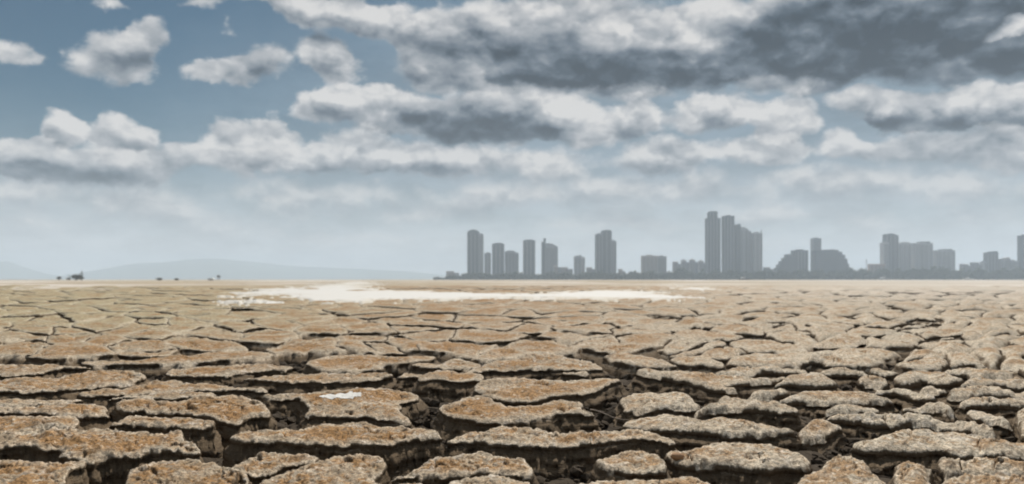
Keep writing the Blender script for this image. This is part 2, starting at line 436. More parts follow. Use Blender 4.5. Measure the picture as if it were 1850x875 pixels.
# ------------------------------------------------------------------ the lakebed sheet
def lakebed():
    ys = np.concatenate([-np.geomspace(6500, 8, 14), np.linspace(-6, 2.6, 6), np.geomspace(3, 130, 230), np.geomspace(134, 900, 90), np.geomspace(950, 7500, 22)])
    us = np.concatenate([-np.geomspace(60, 1.5, 12), np.linspace(-1.45, 1.45, 281), np.geomspace(1.5, 60, 12)])
    Y, U = np.meshgrid(ys, us, indexing='ij')
    X = U * np.maximum(np.abs(Y), 8.0)
    X = np.clip(X, -7700, 7700)
    rr = np.hypot(X, Y)
    low = 1 - sstep(rr, 108, 128)
    near = -0.20 + 0.08 * fbm(X * 1.6, Y * 1.6, oct=3, seed=3) + 0.05 * fbm(X * 7, Y * 7, oct=2, seed=5)
    near = near + (0.0 - near) * 0.5 * sstep(rr, 30, 70)
    und = 0.16 * fbm(X * 0.05, Y * 0.035, oct=3, seed=8) + 0.07 * fbm(X * 0.3, Y * 0.2, oct=2, seed=11)
    und = und * sstep(rr, 110, 160) * (1 - sstep(rr, 700, 1500))
    Z = near * low + (und - 0.02) * (1 - low)
    n, k = Y.shape
    idx = np.arange(n * k).reshape(n, k)
    f = np.stack([idx[:-1, :-1], idx[:-1, 1:], idx[1:, 1:], idx[1:, :-1]], -1).reshape(-1, 4)
    return mesh_obj('ground', np.stack([X, Y, Z], -1).reshape(-1, 3).tolist(), f.tolist(), SOIL, smooth=True)


GROUND = lakebed()
tag(GROUND, kind='structure')

# ------------------------------------------------------------------ salt on the lakebed: outlines in metres
SALT_MAIN = [
    (-17.258,45.161),(-25.4,70),(-26.645,90.323),(-49,200),(-51.818,254.545),(-40.167,233.333),(-17.923,107.692),(-9.85,70),(-3.125,58.333),(0.245,57.143),(4.591,63.636),(7.908,71.429),(12.704,71.429),(11.897,48.276),(10.75,38.889),(8.182,36.364),(3,36.842),(0.162,37.838),(-1.875,35),(-6.122,34.146),(-8.391,30.435),(-11.413,30.435),(-13.366,34.146),(-10.442,36.364),(-12.5,41.176)
]
SALT_LOBE = [
    (21.25,116.667),(37.867,186.667),(27.545,127.273),(23.438,87.5),(19.947,73.684),(15.087,60.87),(14.78,68.293)
]


def to_uv(p): return np.array([[x / y, math.log(y)] for x, y in p])


def inside(pts, poly):
    x, y = pts[:, 0][:, None], pts[:, 1][:, None]
    x0, y0 = poly[:, 0][None], poly[:, 1][None]
    x1, y1 = np.roll(poly[:, 0], -1)[None], np.roll(poly[:, 1], -1)[None]
    with np.errstate(divide='ignore', invalid='ignore'):
        c = ((y0 > y) != (y1 > y)) & (x < (x1 - x0) * (y - y0) / (y1 - y0) + x0)
    return (c.sum(1) % 2) == 1


def edge_dist(pts, poly):
    a = poly[None]; b = np.roll(poly, -1, 0)[None]
    ab = b - a
    t = np.clip(((pts[:, None] - a) * ab).sum(-1) / np.maximum((ab ** 2).sum(-1), 1e-12), 0, 1)
    d = a + t[..., None] * ab - pts[:, None]
    return np.sqrt((d ** 2).sum(-1)).min(1)


def resample(poly, step):
    out = []
    n = len(poly)
    for i in range(n):
        a, b = poly[i], poly[(i + 1) % n]
        k = max(1, int(math.ceil(np.hypot(*(b - a)) / step)))
        for j in range(k): out.append(a + (b - a) * j / k)
    return np.array(out)


def ragged_sheet(name, poly, z, seed):
    """an irregular sheet with fingers and small islands, made of small squares kept where the salt reached"""
    uv = to_uv(poly)
    lo, hi = uv.min(0) - 0.15, uv.max(0) + 0.25
    du, dv = 0.0028, 0.016
    us, vs = np.arange(lo[0], hi[0], du), np.arange(lo[1], hi[1], dv)
    U, V = np.meshgrid(us, vs, indexing='ij')
    pts = np.stack([U.ravel(), V.ravel()], -1)
    sc = np.array([1 / 0.05, 1 / 0.16])
    inn = inside(pts, uv)
    d = edge_dist(pts * sc, uv * sc)
    sd_ = np.where(inn, d, -d)
    nz = fbm(pts[:, 0] * 26, pts[:, 1] * 11, oct=4, seed=seed, gain=0.62)
    grain = np.random.default_rng(seed).random(len(pts))
    keep = (sd_ + nz * 1.15 > 0.9 * grain ** 1.5 - 0.15).reshape(U.shape)
    jit = np.stack([vnoise(pts[:, 0] * 300, pts[:, 1] * 60, seed=seed + 9) * du * 0.45, vnoise(pts[:, 0] * 280, pts[:, 1] * 64, seed=seed + 10) * dv * 0.45], -1)
    Q = pts + jit
    y = np.exp(Q[:, 1]); x = Q[:, 0] * y
    k = keep[:-1, :-1]
    idx = np.arange(U.size).reshape(U.shape)
    f = np.stack([idx[:-1, :-1], idx[1:, :-1], idx[1:, 1:], idx[:-1, 1:]], -1)[k]
    used, inv = np.unique(f, return_inverse=True)
    zz = z + 0.012 * vnoise(x * 0.7, y * 0.5, seed=4) + 0.17 * sstep(np.hypot(x, y), 120, 190)
    cnt = np.bincount(f.ravel(), minlength=U.size)
    zz = np.where(cnt < 4, zz - 0.13, zz)                     # the rim thins out into the clay
    v = np.stack([x, y, zz], -1)[used]
    o = mesh_obj(name, v.tolist(), inv.reshape(f.shape).tolist(), SALT, smooth=True)
    at = o.data.attributes.new('thickness', 'FLOAT', 'POINT')
    at.data.foreach_set('value', np.clip((sd_ + nz * 1.15)[used] / 1.5, 0, 1))
    return tag(o, kind='structure')


ragged_sheet('salt_flat', SALT_MAIN, 0.055, 21)
ragged_sheet('salt_flat', SALT_LOBE, 0.06, 33)

# ------------------------------------------------------------------ the cracked plates: outlines of the nearest ones in metres
PLATES = [
    [(-3.891,5.645),(-3.415,5.645),(-3.268,5.691),(-3.1,5.578),(-2.97,5.283),(-2.996,5.243),(-3.199,5.243),(-3.127,5.091),(-3.26,5.054),(-3.459,5.018)],
    [(-3.41,4.947),(-3.292,4.982),(-3.17,5.054),(-3.018,5.036),(-3.018,5.147),(-2.856,5.166),(-2.638,5.166),(-2.562,5.072),(-2.285,5.054),(-2.114,4.982),(-2.024,4.795),(-1.862,4.605),(-1.75,4.375),(-1.902,4.43),(-2.064,4.487),(-2.128,4.375),(-2.274,4.361),(-2.325,4.255),(-2.517,4.334),(-2.582,4.403),(-2.632,4.56),(-2.737,4.545),(-2.877,4.636),(-2.957,4.605),(-3.133,4.545)],
    [(-2.969,4.308),(-2.758,4.294),(-2.643,4.204),(-2.5,4.217),(-2.379,4.242),(-2.297,4.204),(-2.281,4.058),(-2.233,3.889),(-2.166,3.753),(-2,3.457),(-2.383,3.457)],
    [(-1.867,3.733),(-1.955,3.933),(-2.003,4.094),(-1.946,4.204),(-1.856,4.294),(-1.787,4.321),(-1.693,4.217),(-1.596,4.192),(-1.525,4.106),(-1.38,4.035),(-1.309,3.867),(-1.192,3.5),(-1.75,3.5)],
    [(-2.798,5.344),(-2.828,5.738),(-2.675,5.761),(-2.44,5.645),(-2.129,5.469),(-2.042,5.364),(-2.004,5.224),(-2.159,5.166),(-2.367,5.303),(-2.635,5.385),(-2.748,5.344)],
    [(-3.208,6.195),(-3.165,6.422),(-3.041,6.422),(-2.803,6.278),(-2.653,6.573),(-2.392,6.699),(-2.088,6.481),(-1.969,6.167),(-1.84,5.882),(-1.788,5.714),(-1.882,5.714),(-1.916,5.6),(-1.9,5.405),(-1.996,5.469),(-2.143,5.556),(-2.377,5.738),(-2.615,5.858),(-2.797,5.907),(-2.887,5.833),(-2.996,5.907)],
    [(-4.196,6.087),(-3.868,6.14),(-3.715,6.335),(-3.579,6.335),(-3.353,6.335),(-3.211,6.167),(-3.123,5.932),(-2.983,5.785),(-3.111,5.738),(-3.309,5.761),(-3.634,5.882),(-3.753,5.957),(-4.089,5.932)],
    [(-4.639,6.731),(-3.962,6.699),(-3.822,6.731),(-3.702,6.731),(-3.756,6.573),(-3.764,6.481),(-3.876,6.452),(-3.991,6.364),(-4.205,6.364),(-4.406,6.393)],
    [(-3.437,6.512),(-3.399,6.731),(-3.221,6.863),(-3.165,7),(-2.813,7.071),(-2.596,6.897),(-2.727,6.699),(-2.92,6.573),(-3.114,6.635),(-3.271,6.667)],
    [(-5.578,8.092),(-4.935,8.235),(-4.957,8.589),(-4.703,8.861),(-4.408,8.917),(-3.994,8.485),(-3.795,7.955),(-3.786,7.692),(-3.773,7.568),(-3.979,7.447),(-4.078,7.254),(-4.102,7.143),(-4.898,7.107)],
    [(-3.93,6.965),(-3.87,7.292),(-3.674,7.368),(-3.652,7.487),(-3.629,7.865),(-3.5,7.955),(-3.199,7.735),(-2.885,7.692),(-2.594,7.487),(-2.292,7.292),(-2.282,7.179),(-2.513,7.254),(-2.784,7.216),(-3.021,7.292),(-3.103,7.179),(-3.408,6.965),(-3.571,6.897),(-3.848,6.863)],
    [(-6.52,9.459),(-5.57,9.396),(-5.392,9.15),(-4.794,9.032),(-5.146,8.861),(-5.2,8.75),(-5.145,8.485),(-5.494,8.434),(-5.92,8.589)],
    [(-5.431,9.722),(-4.873,9.859),(-4.37,10.37),(-4.07,10.853),(-3.469,10.938),(-3.187,10.448),(-3.135,9.929),(-3.434,9.79),(-3.628,9.655),(-3.792,9.396),(-4.208,9.396),(-4.55,9.272),(-4.899,9.396),(-5.221,9.396)],
    [(-3.834,8.589),(-3.854,8.917),(-3.409,9.091),(-3.118,9.211),(-2.688,9.091),(-2.412,8.75),(-2.804,8.589),(-2.91,8.434),(-3.029,8.235),(-3.266,8.092),(-3.43,8.14),(-3.698,8.284)],
    [(-2.787,8.046),(-2.643,8.333),(-2.09,8.383),(-1.257,8.383),(-1.215,7.91),(-1.456,7.778),(-1.797,7.692),(-2.189,7.568),(-2.286,7.692),(-2.494,7.865),(-2.744,7.955)],
    [(-2.596,9.589),(-2.57,10.37),(-2.285,10.769),(-1.689,10.37),(-1.532,10.072),(-1.231,10.448),(-0.942,10.219),(-1.13,9.589),(-1.367,9.333),(-1.586,9.211),(-1.424,8.861),(-1.719,8.75),(-2.006,8.696),(-2.209,8.861),(-2.384,9.272)],
    [(-2.246,6.897),(-2.045,7.071),(-1.79,7.179),(-1.34,7.33),(-0.995,7.216),(-0.831,6.965),(-0.804,6.699),(-0.953,6.512),(-0.88,6.222),(-0.897,6.034),(-0.742,5.738),(-0.735,5.622),(-0.915,5.691),(-1.13,5.858),(-1.232,5.809),(-1.456,5.907),(-1.561,5.858),(-1.622,6.009),(-1.601,6.14),(-1.742,6.452),(-1.87,6.763),(-2.112,6.796)],
    [(-1.752,4.762),(-1.737,5.036),(-1.609,5.072),(-1.39,5.054),(-1.357,5.323),(-1.268,5.364),(-0.83,5.303),(-0.715,5.185),(-0.607,5.147),(-0.478,5.072),(-0.439,4.912),(-0.573,4.861),(-0.7,4.714),(-0.814,4.651),(-1.003,4.605),(-1.146,4.651),(-1.234,4.605),(-1.346,4.651),(-1.503,4.73),(-1.65,4.667)],
    [(-1.534,4.154),(-1.552,4.268),(-1.494,4.43),(-1.451,4.575),(-1.21,4.516),(-1.063,4.444),(-1.146,4.334),(-1.219,4.255),(-1.257,4.082),(-1.336,4.058)],
    [(-1.263,3.794),(-1.225,3.944),(-1.174,4.058),(-1.114,4.217),(-1.034,4.308),(-1.003,4.389),(-0.755,4.389),(-0.688,4.242),(-0.66,4.106),(-0.681,4.058),(-0.69,3.878),(-0.627,3.733),(-0.583,3.474),(-1.203,3.474)],
    [(-0.622,3.922),(-0.587,4.046),(-0.512,4.217),(-0.39,4.444),(-0.234,4.62),(-0.067,4.487),(0.069,4.403),(0.111,4.217),(0.112,4.023),(0.032,4.023),(-0.061,4.07),(-0.215,4.011),(-0.337,3.966),(-0.444,4.011),(-0.546,4.023)],
    [(-0.337,3.655),(-0.321,3.846),(-0.209,3.911),(-0.059,3.966),(0.031,3.933),(0.101,3.836),(0.106,3.457),(-0.333,3.457)],
    [(-0.439,4.912),(-0.359,5.185),(-0.205,5.323),(-0.039,5.405),(0.206,5.243),(0.362,5.166),(0.526,5.224),(0.733,5.263),(0.914,5.204),(1,5.072),(1.028,4.844),(0.997,4.811),(0.904,4.965),(0.689,4.947),(0.538,4.861),(0.428,4.795),(0.323,4.762),(0.22,4.73),(0.024,4.795),(-0.187,4.844),(-0.253,4.982),(-0.411,4.912)],
    [(-0.94,7.609),(-0.925,8.092),(-0.732,8.333),(-0.5,8.333),(-0.293,8.046),(-0.283,7.778),(-0.432,7.568),(-0.679,7.609),(-0.887,7.527)],
    [(-0.391,7.292),(-0.229,7.821),(-0.034,7.91),(0.284,7.955),(0.433,7.778),(0.859,7.91),(1.045,7.91),(1.086,7.568),(0.799,7.216),(0.565,6.763),(0.285,6.542),(0.175,6.278),(-0.068,6.335),(-0.166,6.635),(-0.281,6.897)],
    [(-0.597,6.195),(-0.443,6.393),(-0.423,6.731),(-0.28,6.763),(-0.189,6.604),(-0.102,6.222),(0.162,6.14),(0.297,6.393),(0.542,6.481),(0.595,6.306),(0.539,6.087),(0.653,5.932),(0.538,5.882),(0.391,5.882),(0.264,5.691),(0.088,5.622),(-0.059,5.534),(-0.218,5.556),(-0.398,5.578),(-0.517,5.785)],
    [(0.485,8.284),(0.594,8.485),(0.846,8.642),(0.843,8.434),(0.624,8.235)],
    [(-0.54,8.589),(-0.351,9.091),(-0.159,9.655),(0.078,9.929),(0.629,10.606),(0.784,10.072),(0.959,9.524),(1.084,9.091),(1.006,8.805),(0.522,8.805),(0.139,8.861),(-0.131,8.75),(-0.333,8.642)],
    [(-0.907,9.333),(-0.826,10.145),(-0.719,10.37),(-0.546,9.929),(-0.333,9.333),(-0.364,9.091),(-0.455,8.974),(-0.6,9.032),(-0.778,9.15)],
    [(-1.197,8.917),(-1.066,9.211),(-0.896,9.091),(-0.566,8.805),(-0.578,8.696),(-0.938,8.696)],
    [(-1.19,8.046),(-1.223,8.434),(-1.08,8.642),(-0.807,8.434),(-0.959,8.284),(-1.145,8.14)],
    [(1.152,10.145),(1.642,10.448),(1.874,9.79),(1.961,9.091),(1.878,8.974),(1.445,9.032),(1.231,9.524)],
    [(1.937,9.79),(2.217,10.145),(2.536,10.145),(2.594,9.79),(2.553,9.211),(2.394,9.032),(2.273,9.333),(2.156,9.091),(2.039,9.211)],
    [(1.309,8.485),(1.589,8.589),(1.952,8.434),(2.145,8.092),(2.588,7.91),(2.89,8.092),(2.754,7.821),(2.432,7.65),(2.166,7.487),(1.974,7.292),(2.075,7),(1.925,7),(1.821,7.179),(1.703,7.568),(1.593,7.692),(1.603,7.821),(1.416,8.092)],
    [(0.878,6.573),(1.08,7),(1.286,7.143),(1.538,7.035),(1.592,6.796),(1.549,6.573),(1.559,6.364),(1.464,6.25),(1.326,6.335),(1.167,6.306),(0.991,6.14),(0.873,6.114),(0.919,6.335)],
    [(1.752,6.667),(1.872,6.897),(2.039,6.897),(2.15,6.763),(2.129,6.667),(1.962,6.635),(1.802,6.604)],
    [(1.405,6.034),(1.54,6.25),(1.702,6.422),(1.926,6.512),(2.137,6.393),(2.267,6.222),(2.254,6.034),(2.15,6.009),(1.943,6.087),(1.841,6.034),(1.675,6.14),(1.542,6.167),(1.427,5.983)],
    [(0.778,5.556),(0.905,5.761),(1.127,5.907),(1.275,5.833),(1.353,5.622),(1.533,5.785),(1.69,5.714),(1.848,5.447),(1.92,5.303),(1.929,5.204),(1.794,5.243),(1.684,5.204),(1.387,5.109),(1.338,5.204),(1.159,5.303),(0.923,5.364),(0.802,5.426)],
    [(0.454,4.321),(0.506,4.459),(0.542,4.516),(0.64,4.62),(0.762,4.62),(0.848,4.516),(0.87,4.348),(0.845,4.167),(0.786,4.154),(0.651,4.142),(0.577,4.142),(0.498,4.23)],
    [(0.881,4.487),(0.934,4.59),(1.056,4.636),(1.186,4.746),(1.351,4.811),(1.632,4.811),(1.681,4.698),(1.704,4.403),(1.664,4.281),(1.596,4.217),(1.483,4.255),(1.357,4.13),(1.28,4.217),(1.174,4.281),(1.07,4.281),(0.949,4.217),(0.901,4.334)],
    [(0.287,3.753),(0.366,3.878),(0.546,3.922),(0.766,3.944),(0.886,3.989),(0.98,3.922),(1.008,3.825),(1.072,3.857),(1.111,3.774),(1.049,3.457),(0.235,3.457)],
    [(1.981,5.405),(2.166,5.668),(2.333,5.833),(2.357,5.738),(2.401,5.556),(2.268,5.447),(2.167,5.303),(2.049,5.243),(1.952,5.185),(1.944,5.243)],
    [(2.347,5.932),(2.457,5.983),(2.582,6.034),(2.725,6.009),(2.901,6.009),(3.043,6.009),(3.127,5.907),(3.253,5.809),(3.376,5.785),(3.423,5.645),(3.392,5.49),(3.276,5.224),(3.225,5.344),(3.179,5.447),(3.112,5.622),(2.939,5.714),(2.722,5.645),(2.584,5.714),(2.406,5.858)],
    [(2.52,6.278),(2.744,6.393),(2.95,6.393),(2.965,6.167),(2.829,6.14),(2.665,6.167),(2.489,6.167)],
    [(3.12,6.222),(3.362,6.422),(3.516,6.452),(3.547,6.278),(3.444,5.983),(3.384,6.114),(3.29,6.25),(3.096,6.114)],
    [(3.566,6.14),(3.741,6.25),(3.755,6.009),(3.678,5.714),(3.62,5.6),(3.599,5.785),(3.494,5.858)],
    [(3.679,6.422),(3.872,6.635),(4.062,6.699),(4.363,6.604),(4.535,6.512),(4.392,6.306),(3.891,6.335),(3.764,6.364)],
    [(3.91,7),(4.155,7.216),(4.536,7.292),(5.026,7.216),(4.803,6.897),(4.162,6.863),(3.869,6.796)],
    [(3.263,7.216),(3.577,7.407),(3.742,7.368),(3.798,7.071),(3.712,6.731),(3.632,6.699),(3.582,6.965),(3.607,7.143),(3.5,7.292)],
    [(2.292,6.699),(2.468,6.897),(2.728,7.33),(2.921,7.368),(2.995,7.292),(3.177,7.071),(3.298,6.829),(3.308,6.635),(3.119,6.667),(2.986,6.512),(2.721,6.512),(2.665,6.604),(2.5,6.667),(2.288,6.604)],
    [(2.157,7.107),(2.398,7.33),(2.654,7.33),(2.497,7.035),(2.375,7),(2.182,6.897)],
    [(2.527,7.609),(3.036,8.333),(3.343,8.434),(3.322,8.187),(3.246,7.65),(3.136,7.609),(2.885,7.692),(2.735,7.735)],
    [(2.173,8.642),(2.742,9.032),(3.51,9.032),(3.248,8.696),(2.759,8.434),(2.53,8.333),(2.367,8.434)],
    [(3.593,8.14),(3.867,8.434),(3.994,8.235),(3.794,7.778),(3.713,7.735),(3.65,7.91),(3.514,7.821)],
    [(4.089,8.333),(4.528,8.805),(4.683,8.696),(4.782,8.485),(4.747,8.046),(4.466,7.865),(4.263,7.821),(4.246,8),(4.083,7.778),(3.797,7.692)],
    [(3.925,7.527),(4.192,7.692),(4.152,7.33),(4.083,7.292),(3.921,7.407)],
    [(4.232,7.368),(4.478,7.692),(5.006,8.187),(5.253,8.235),(5.603,8.046),(5.27,7.568),(4.704,7.527),(4.416,7.368)],
    [(4.744,8.75),(5.243,9.211),(5.308,8.974),(5.391,8.974),(5.727,9.091),(5.748,8.805),(5.506,8.537),(5.279,8.485),(4.982,8.383),(5.075,8.696),(4.9,8.75)],
    [(3.419,8.75),(3.641,8.974),(4.006,8.917),(3.958,8.434),(3.804,8.589),(3.515,8.589)],
    [(4.103,8.974),(4.307,9.15),(4.532,8.974),(4.204,8.642),(4.088,8.805)],
    [(4.496,11.2),(4.933,11.667),(5.362,12.069),(5.681,11.765),(5.567,11.024),(4.933,10.37),(4.729,10.526),(4.742,10.938)],
    [(2.144,4.93),(2.263,5.036),(2.444,5.091),(2.575,5.263),(2.761,5.405),(2.992,5.344),(3.141,5.204),(3.2,5.091),(3.457,4.965),(3.228,4.636),(2.921,4.636),(2.839,4.682),(2.656,4.636),(2.66,4.811),(2.52,4.762),(2.361,4.762),(2.182,4.73),(2.137,4.811)],
    [(2.34,4.294),(2.448,4.416),(2.629,4.444),(2.782,4.416),(3.028,4.348),(2.818,4.046),(2.571,4.082),(2.442,4.13),(2.292,4.094),(2.296,4.179)],
    [(2.107,3.836),(2.196,3.922),(2.348,4.023),(2.754,3.955),(2.407,3.457),(1.914,3.457)],
    [(1.692,4.268),(1.832,4.444),(1.958,4.487),(1.997,4.416),(1.943,4.217),(1.891,3.922),(1.756,3.457),(1.37,3.457),(1.222,3.457),(1.459,3.966),(1.539,4.011),(1.638,4.118)],
]
UNIT = np.array([1400.0, 520.0])      # bearing and log-distance to an even measure of plate size
rng = np.random.default_rng(7)
traced = [to_uv(p) for p in PLATES]


def make_cells():
    """fill the flat between and beyond the nearest plates with shrinkage polygons"""
    block = np.concatenate([resample(t * UNIT, 16) for t in traced])
    seeds = []
    v = math.log(3.4)
    vmax = math.log(118)
    while v < vmax:
        y = math.exp(v)
        row = 0.075 if y < 12 else 0.06
        u = -1.32
        while u < 1.32:
            e = float(sstep(np.array(u), 0.05, 0.6))
            wdt = (0.16 - 0.075 * e) * (1.0 if y < 14 else (0.9 if y < 30 else 0.75))
            seeds.append((u + rng.uniform(-.42, .42) * wdt, v + rng.uniform(-.5, .5) * row))
            u += wdt * rng.uniform(0.7, 1.35)
        v += row * rng.uniform(0.8, 1.2)
    seeds = np.array(seeds)
    ok = np.ones(len(seeds), bool)
    for t in traced:
        ok &= ~inside(seeds, t)
    sp_ = seeds * UNIT
    near = np.array([np.min(((block - s) ** 2).sum(1)) for s in sp_])
    ok &= near > np.where(seeds[:, 1] < math.log(10.5), 34, 15) ** 2
    for poly in (SALT_MAIN, SALT_LOBE):
        uv = to_uv(poly)
        ok &= ~(inside(seeds, uv) & (edge_dist(seeds * UNIT, uv * UNIT) > 40))
    sp_ = sp_[ok]
    allp = np.concatenate([sp_, block])
    cells = []
    for i, s in enumerate(sp_):
        d2 = ((allp - s) ** 2).sum(1)
        order = np.argsort(d2)[1:46]
        poly = [s + np.array(c) for c in ((-130, -62), (130, -62), (130, 62), (-130, 62))]
        for j in order:
            p = allp[j]
            nrm = p - s
            L = np.hypot(*nrm); nrm = nrm / L
            if j < len(sp_):
                h = (math.sin((min(i, j) * 12.9898 + max(i, j) * 78.233)) * 43758.5453) % 1.0
                gap = (1.2 + 9 * h ** 4) * (1 + 0.9 * float(sstep(np.array(s[0] / UNIT[0]), -0.05, 0.5))) * (0.06 + 0.94 * abs(nrm[1])) * (1.0 if s[1] / UNIT[1] < math.log(22) else 0.8)
                off = L / 2 - gap / 2
            else:
                off = L - (5 + 4 * ((i * 0.618) % 1))
            new = []
            for a in range(len(poly)):
                A, B = poly[a], poly[(a + 1) % len(poly)]
                da, db = (A - s) @ nrm - off, (B - s) @ nrm - off
                if da <= 0: new.append(A)
                if (da < 0) != (db < 0): new.append(A + (B - A) * da / (da - db))
            poly = new
            if len(poly) < 3: break
        if len(poly) < 3: continue
        P = np.array(poly)
        a = 0.5 * abs(np.sum(P[:, 0] * np.roll(P[:, 1], -1) - P[:, 1] * np.roll(P[:, 0], -1)))
        if a < 260: continue
        cells.append(P / UNIT)
    return cells


def clean_ring(P, tol):
    keep = [0]
    for i in range(1, len(P)):
        if np.hypot(*(P[i] - P[keep[-1]])) > tol: keep.append(i)
    return P[keep]


def make_plate(uv, traced_one, k):
    """one clay plate: crust with rounded, flaking rim on broken walls"""
    P = uv * UNIT
    ym = math.exp(uv[:, 1].mean())
    aside = abs(uv[:, 0].mean()) > 0.74
    area = 0.5 * np.sum(P[:, 0] * np.roll(P[:, 1], -1) - P[:, 1] * np.roll(P[:, 0], -1))
    if area < 0: P = P[::-1]
    near = ym < 9.5
    step = 2.5 if ym < 7 else (3.4 if near else (5.0 if ym < 20 else 8.0))
    if aside: step *= 1.8
    if traced_one:
        for _ in range(1):                                    # round the corners of the outline
            P = np.stack([P * 0.75 + np.roll(P, -1, 0) * 0.25, P * 0.25 + np.roll(P, -1, 0) * 0.75], 1).reshape(-1, 2)
    P = resample(P, step)
    lowf = 0 if traced_one else 11.0
    P = P + np.stack([fbm(P[:, 0] / 60, P[:, 1] / 60, oct=3, seed=41) * lowf, fbm(P[:, 0] / 60, P[:, 1] / 60, oct=3, seed=47) * lowf], -1)
    ee = float(sstep(np.array(uv[:, 0].mean()), -0.05, 0.5))
    hf = (5.0 if traced_one else (4.0 if ym < 22 else 2.5)) * (1 - 0.5 * ee)
    P = P + np.stack([fbm(P[:, 0] / 18, P[:, 1] / 14, oct=4, seed=51, gain=0.66) * hf, fbm(P[:, 0] / 18, P[:, 1] / 14, oct=4, seed=57, gain=0.66) * hf], -1)
    # the crack opens and closes along its run: pull the rim in where it gapes
    tg = np.roll(P, -1, 0) - np.roll(P, 1, 0)
    nr = np.stack([tg[:, 1], -tg[:, 0]], -1) / np.maximum(np.hypot(tg[:, 0], tg[:, 1]), 1e-9)[:, None]
    if not traced_one:
        gp = sstep(fbm(P[:, 0] / 70, P[:, 1] / 30, oct=2, seed=83), 0.02, 0.42)
        P = P - nr * (0.04 + 0.96 * np.abs(nr[:, 1:2]) ** 1.5) * (gp * (1 + 0.8 * ee) * (8.0 if ym < 16 else (7.5 if ym < 28 else 5.0)))[:, None]
    P = clean_ring(P, step * 0.45)
    nb = len(P)
    lo, hi = P.min(0), P.max(0)
    gy = step * (0.8 if near else 0.9)
    gx, gyv = np.meshgrid(np.arange(lo[0], hi[0], step), np.arange(lo[1], hi[1], gy), indexing='ij')
    I = np.stack([gx.ravel(), gyv.ravel()], -1)
    I = I + rng.uniform(-.32, .32, I.shape) * step
    I = I[inside(I, P)]
    if len(I):
        I = I[edge_dist(I, P) > step * 0.55]
    pts = np.concatenate([P, I]) if len(I) else P
    vo, _, fo, ov, _, _ = delaunay_2d_cdt([Vector(p) for p in pts.tolist()], [], [list(range(nb))], 1, 1e-4)
    V = np.array([(v.x, v.y) for v in vo])
    F = [list(f) for f in fo]
    # boundary loop taken from the triangles, counter-clockwise
    nxt = {}
    cnt = {}
    for f in F:
        for a, b in zip(f, f[1:] + f[:1]):
            cnt[(a, b)] = 1
    for (a, b) in cnt:
        if (b, a) not in cnt: nxt[a] = b
    d = edge_dist(V, P)
    u = V[:, 0] / UNIT[0]; vv = V[:, 1] / UNIT[1]
    y = np.exp(vv); x = u * y
    s = y * (4.0 / np.maximum(y, 4.0)) ** 0.52                # relief grows slower than distance
    e = float(sstep(np.array(u.mean()), -0.05, 0.5))
    rad = 4 + 15 * e + 5 * rng.random()
    drop = (0.004 + 0.0115 * e) * (1.0 if near else 0.7)
    er = fbm(V[:, 0] / 20, V[:, 1] / 11, oct=3, seed=63, gain=0.6)
    t = np.clip((d + 5.0 * (1 - 0.8 * e) * er * np.clip(d / 6, 0, 1)) / rad, 0, 1)
    z = -drop * s * (1 - np.sqrt(np.clip(1 - (1 - t) ** 2, 0, 1)))
    z += 0.006 * e * s * sstep(d, 0, 60)
    n1 = fbm(V[:, 0] / 46, V[:, 1] / 30, oct=4, seed=61, gain=0.55)
    n2 = fbm(V[:, 0] / 15, V[:, 1] / 7, oct=4, seed=67, gain=0.62)
    terr = n1 * 2.6 + 0.5 * n2
    terr = (np.floor(terr) + sstep(terr - np.floor(terr), 0.62, 0.95)) / 2.6       # flaked layers
    n3 = vnoise(V[:, 0] / 5.5, V[:, 1] / 3.4, seed=73)
    tk = rng.uniform(0.5, 1.9)
    z += s * (0.0030 * n1 + 0.0052 * tk * terr + (0.0028 - 0.0012 * e) * n2 + ((0.0016 - 0.0009 * e) * n3 if near else 0)) * (0.6 + 0.4 * t) * (0.75 + 0.4 * e)
    if ym < 14:                                               # hairline cracks that have not opened yet
        hl = np.abs(fbm(V[:, 0] / 75 + 40, V[:, 1] / 55, oct=3, seed=87, gain=0.6))
        z -= s * 0.015 * (1 - sstep(hl, 0.0, 0.032)) * sstep(d, 3, 14)
    z += s * (1.0 if ym < 12 else 0.5) * (rng.uniform(-.006, .004) + rng.uniform(-.02, .02) * (u - u.mean()) + rng.uniform(-.01, .016) * (vv - vv.mean()))
    verts = np.stack([x, y, z], -1)
    # the walls
    start = next(iter(nxt)); loop = [start]; c = nxt[start]
    while c != start and len(loop) < len(nxt) + 1:
        loop.append(c); c = nxt.get(c, start)
    L = np.array(loop)
    B = V[L]
    tg = np.roll(B, -1, 0) - np.roll(B, 1, 0)
    nr = np.stack([tg[:, 1], -tg[:, 0]], -1)
    nr /= np.maximum(np.hypot(nr[:, 0], nr[:, 1]), 1e-9)[:, None]                   # outward
    rings = (12 if not aside else 5) if near else (5 if ym < 22 and not aside else 2)
    zt = z[L]
    out_v = [verts]
    prev = L
    base = len(verts)
    zb = -0.25 + 0.12 * float(sstep(np.array(ym), 30, 70))
    for r in range(1, rings + 1):
        q_ = r / rings
        if rings > 2:
            o = 2.6 * math.sin(min(q_ * 3, 1) * math.pi) * -1.2 + (25 if near else 19) * max(0, q_ - 0.10) ** 1.1
            nz = fbm(B[:, 0] / 20, B[:, 1] / 20, np.full(len(B), r * 1.15), oct=4, seed=71, gain=0.75) * 10.0
            o = o + nz * min(1, q_ * 3)
            shelf = vnoise(B[:, 0] / 50, B[:, 1] / 50, np.full(len(B), r * 0.9), seed=77)
            o = o + np.where(shelf > 0.25, 3.5, 0)
        else:
            o = np.zeros(len(B))
        Q = B + nr * np.asarray(o)[:, None] if np.ndim(o) else B + nr * o
        yy = np.exp(Q[:, 1] / UNIT[1]); xx = Q[:, 0] / UNIT[0] * yy
        qq = q_ ** 1.25
